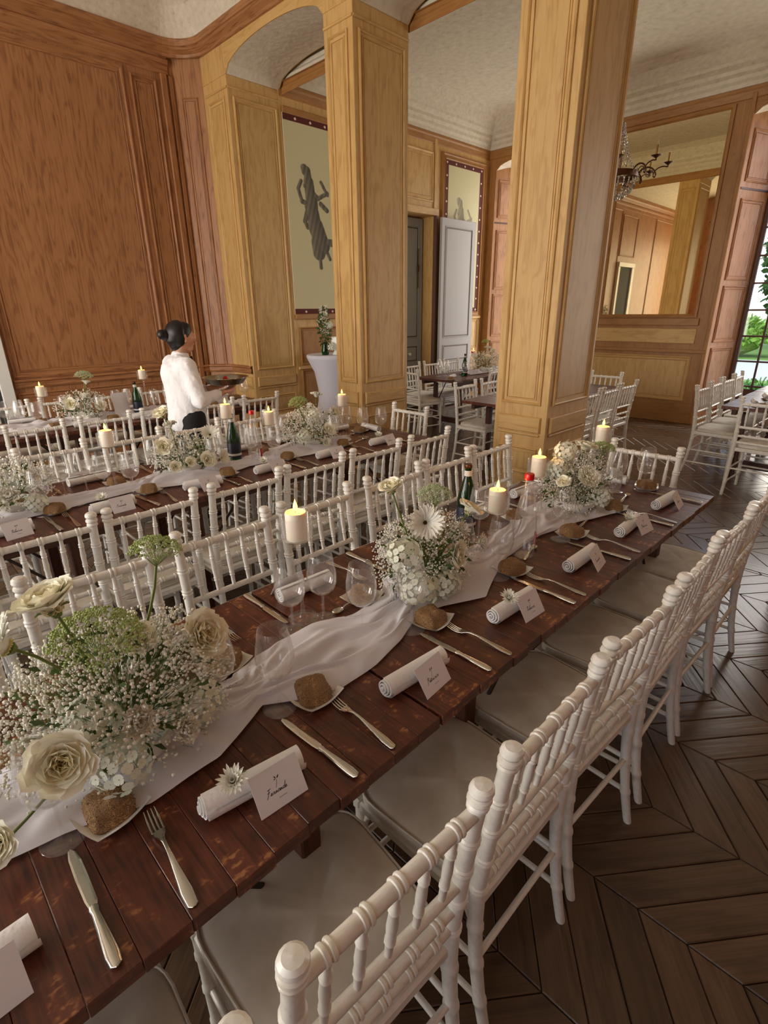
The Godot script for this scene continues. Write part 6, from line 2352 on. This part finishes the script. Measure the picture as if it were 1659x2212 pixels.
func lay_rear() -> void:
	table("trestle_table", "dark brown plank table, camera end of the rear row by the pine wall", -0.4, 1.55, -5.63, -4.80, "plank tables of the rear row")
	table("trestle_table", "dark brown plank table, pillar end of the rear row by the pine wall", 1.558, 3.12, -5.63, -4.80, "plank tables of the rear row")
	lay_table("rear table", -0.4, 3.12, -4.80, -5.63, [0.42, 0.89, 1.38, 1.86, 2.33, 2.83], [0.95, 1.41, 1.85, 2.36, 2.84], "front side of rear table", "wall side of rear table", false, -4.805, -5.695)
	runner("white gauze runner along the rear table by the pine wall", [[-0.2, -5.1, -5.35], [0.5, -5.08, -5.35], [1.2, -5.02, -5.4], [1.7, -5.08, -5.36], [2.3, -5.05, -5.38], [2.8, -5.12, -5.3]], 15, 0.03)
	centrepiece("white flower arrangement topped by a pale umbel on the rear table", Vector3(1.40, TOP + 0.004, -5.2), Vector3(0.24, 0.26, 0.15), [["pale_umbel", 0.06, 0.37, 0.0, 0.066, Vector3(0.1, 1, 0.1)], ["mum", 0.06, 0.31, 0.02, 0.05], ["rose", -0.11, 0.16, 0.08, 0.062, Vector3(-0.2, 0.4, 0.9)], ["rose", 0.11, 0.12, 0.08, 0.062, Vector3(0.2, 0.4, 0.9)], ["gerbera", -0.07, 0.03, 0.14, 0.07, Vector3(0, 0.3, 0.9)], ["carnation", 0.03, 0.2, 0.05, 0.05]], 230, false, 0.006)
	centrepiece("white flower arrangement behind the waitress on the rear table", Vector3(2.45, TOP + 0.004, -5.2), Vector3(0.2, 0.22, 0.14), [["rose", -0.1, 0.16, 0.08, 0.055], ["rose", 0.08, 0.12, 0.1, 0.055], ["carnation", 0.0, 0.2, 0.02, 0.05]], 200, false, 0.006)
	for q in [[1.11, -5.2, 0.245, "at the camera end of the rear table"], [1.96, -5.2, 0.31, "beside the green bottle of the rear table"]]:
		candle(Vector3(q[0], TOP, q[1]), q[2], q[3])
	green_bottle(Vector3(1.86, TOP, -5.16), "on the rear table")
	var sg := thing("table_card", "upright grey table card on the rear table beside the green bottle", "card", Vector3(1.72, TOP, -5.18), 0.2)
	var b := MB.new()
	b.box(Transform3D(Basis(Vector3.RIGHT, -0.15), Vector3(0, 0.11, 0)), Vector3(0.15, 0.21, 0.002), 0.0005)
	b.box(Transform3D(Basis(Vector3.RIGHT, 0.3), Vector3(0, 0.09, -0.05)), Vector3(0.05, 0.18, 0.002), 0.0005)
	part(sg, "stiff_card", b, M.card)


func lay_next_room() -> void:
	table("trestle_table", "brown plank table before the grey door in the next room", 5.73, 7.85, -5.16, -4.42, "plank tables of the next room")
	table("trestle_table", "brown plank table behind the wide pillar in the next room", 4.52, 6.62, -3.40, -2.58, "plank tables of the next room")
	table("trestle_table", "brown plank table by the french window in the next room", 5.90, 8.0, -1.33, -0.50, "plank tables of the next room")
	var n := 0
	var counts := {}
	for q in [[4.87, -3.385, PI, "inner side of the pillar table"], [5.36, -3.385, PI, "inner side of the pillar table"], [5.85, -3.385, PI, "inner side of the pillar table"], [6.30, -3.385, PI, "inner side of the pillar table"],
			[5.08, -2.49, 0.0, "mirror view side of the pillar table"], [5.53, -2.49, 0.0, "mirror view side of the pillar table"], [5.99, -2.49, 0.0, "mirror view side of the pillar table"],
			[6.14, -5.36, PI, "far side of the table before the grey door"], [6.62, -5.36, PI, "far side of the table before the grey door"], [7.10, -5.36, PI, "far side of the table before the grey door"],
			[6.35, -4.40, 0.0, "near side of the table before the grey door"], [6.84, -4.40, 0.0, "near side of the table before the grey door"], [7.3, -4.40, 0.0, "near side of the table before the grey door"],
			[6.28, -1.385, PI, "inner side of the french window table"], [6.75, -1.385, PI, "inner side of the french window table"], [7.22, -1.385, PI, "inner side of the french window table"], [7.68, -1.385, PI, "inner side of the french window table"]]:
		n = counts.get(q[3], 0)
		counts[q[3]] = n + 1
		chair("white spindle-back chair, %s along the %s" % [seat_words[n], q[3]], Vector3(q[0], 0, q[1]), q[2] + rng.randfn(0, 0.03), "white chairs of the next room")
	chair("white spindle-back chair at the head of the pillar table, back to the mirror", Vector3(6.54, 0, -2.84), PI / 2 + 0.05, "white chairs of the next room")
	chair("white spindle-back chair at the head of the table before the grey door", Vector3(5.70, 0, -4.98), -PI / 2 - 0.2, "white chairs of the next room")
	chair("white spindle-back chair at the head of the french window table", Vector3(5.77, 0, -0.90), -PI / 2 - 0.05, "white chairs of the next room")
	centrepiece("white flower arrangement on the table before the grey door", Vector3(6.95, TOP + 0.004, -4.80), Vector3(0.34, 0.30, 0.18), [["rose", -0.1, 0.2, 0.1, 0.06], ["rose", 0.12, 0.28, 0.04, 0.06], ["carnation", 0.03, 0.32, 0.0, 0.06], ["umbel", -0.03, 0.42, 0.0, 0.06, Vector3(0, 1, 0)]], 260, false, 0.008)
	candle(Vector3(6.62, TOP, -4.80), 0.24, "on the table before the grey door")
	green_bottle(Vector3(6.32, TOP, -4.72), "on the table before the grey door")
	red_cap_bottle(Vector3(6.46, TOP, -4.70), "on the table before the grey door")
	runner("white gauze runner on the table before the grey door", [[6.4, -4.68, -4.92], [6.9, -4.66, -4.95], [7.5, -4.7, -4.92]], 22, 0.03)
	runner("white gauze runner on the table by the french window", [[6.2, -0.82, -1.05], [6.9, -0.78, -1.02], [7.7, -0.82, -1.0]], 25, 0.03)
	var spots := [[5.95, -4.66, "table before the grey door"], [4.80, -2.86, "pillar table"], [6.15, -1.12, "french window table"], [6.62, -1.12, "french window table"], [7.1, -1.12, "french window table"]]
	for k in spots.size():
		var s = spots[k]
		var w: String = "%s, place %s" % [s[2], seat_words[k]]
		place("napkin", "rolled_napkin", "white rolled linen napkin on the %s" % w, Vector3(s[0], TOP, s[1]), 0.3, "rolled white napkins")
		place("glass", "wine_glass", "empty wine glass on the %s" % w, Vector3(s[0] + 0.12, TOP, s[1] + 0.12), 0, "empty wine glasses")
		place("plate", "bread_plate", "small square white bread plate on the %s" % w, Vector3(s[0] - 0.15, TOP, s[1] + 0.1), 0.4, "square bread plates")
		place("bread", "bread_roll", "seeded square bread roll on the %s" % w, Vector3(s[0] - 0.15, TOP + 0.003, s[1] + 0.1), 0.4, "seeded bread rolls")
	for k in 2:
		place("glass", "wine_glass", "%s empty wine glass at the head of the table before the grey door" % ["outer", "inner"][k], Vector3(6.02 + 0.1 * k, TOP, -4.95 + 0.04 * k), 0, "empty wine glasses")
	# high table under a stretch cover, with flowers and a small lamp
	var t := thing("cocktail_table", "round high table in a white stretch cover beyond the arch", "table", Vector3(4.72, 0, -5.75))
	var b := MB.new()
	b.lathe([Vector2(0.33, 0.0), Vector2(0.325, 0.03), Vector2(0.27, 0.25), Vector2(0.215, 0.50), Vector2(0.21, 0.65), Vector2(0.25, 0.88), Vector2(0.335, 1.05), Vector2(0.345, 1.075), Vector2(0.345, 1.10), Vector2(0.335, 1.105)], 40)
	part(t, "stretch_cover", b, M.stretch_cloth)
	b = MB.new()
	b.lathe([Vector2(0.337, 1.104), Vector2(0.335, 1.108), Vector2(0.0, 1.108)], 40)
	part(t, "table_top", b, M.stretch_cloth)
	var f := thing("flower_arrangement", "tall white and green bouquet standing on the cocktail table", "flowers", Vector3(4.58, 1.108, -5.72))
	b = MB.new()
	b.lathe([Vector2(0.0, 0.0), Vector2(0.045, 0.0), Vector2(0.055, 0.05), Vector2(0.035, 0.14), Vector2(0.04, 0.16), Vector2(0.0, 0.15)], 16)
	part(f, "vase", b, M.green_glass)
	foliage(f, Vector3(0, 0.32, 0), 0.07, 0.26, 0.07, 260, 0.05)
	hydrangea(f, Vector3(0.05, 0.10, 0.07), 0.06)
	hydrangea(f, Vector3(0.05, 0.37, 0.04), 0.05)
	mum(f, Vector3(-0.02, 0.5, 0.04), Vector3(0, 0.5, 0.8), 0.05)
	mum(f, Vector3(0.01, 0.58, 0.03), Vector3(0, 0.8, 0.5), 0.04)
	gypsophila(f, Vector3(0, 0.42, 0), 0.07, 0.2, 0.07, 60, 0.008, Vector3(0, 0.1, 0))
	var v := thing("urn", "small white urn with a square block on the cocktail table", "urn", Vector3(4.72, 1.108, -5.66))
	b = MB.new()
	b.lathe([Vector2(0.0, 0.0), Vector2(0.055, 0.0), Vector2(0.05, 0.015), Vector2(0.025, 0.05), Vector2(0.022, 0.09), Vector2(0.03, 0.12), Vector2(0.0, 0.125)], 20)
	part(v, "foot", b, M.porcelain)
	b = MB.new()
	b.box(Transform3D(Basis(Vector3.UP, 0.4), Vector3(0, 0.175, 0)), Vector3(0.10, 0.11, 0.10), 0.01)
	part(v, "block", b, M.porcelain)
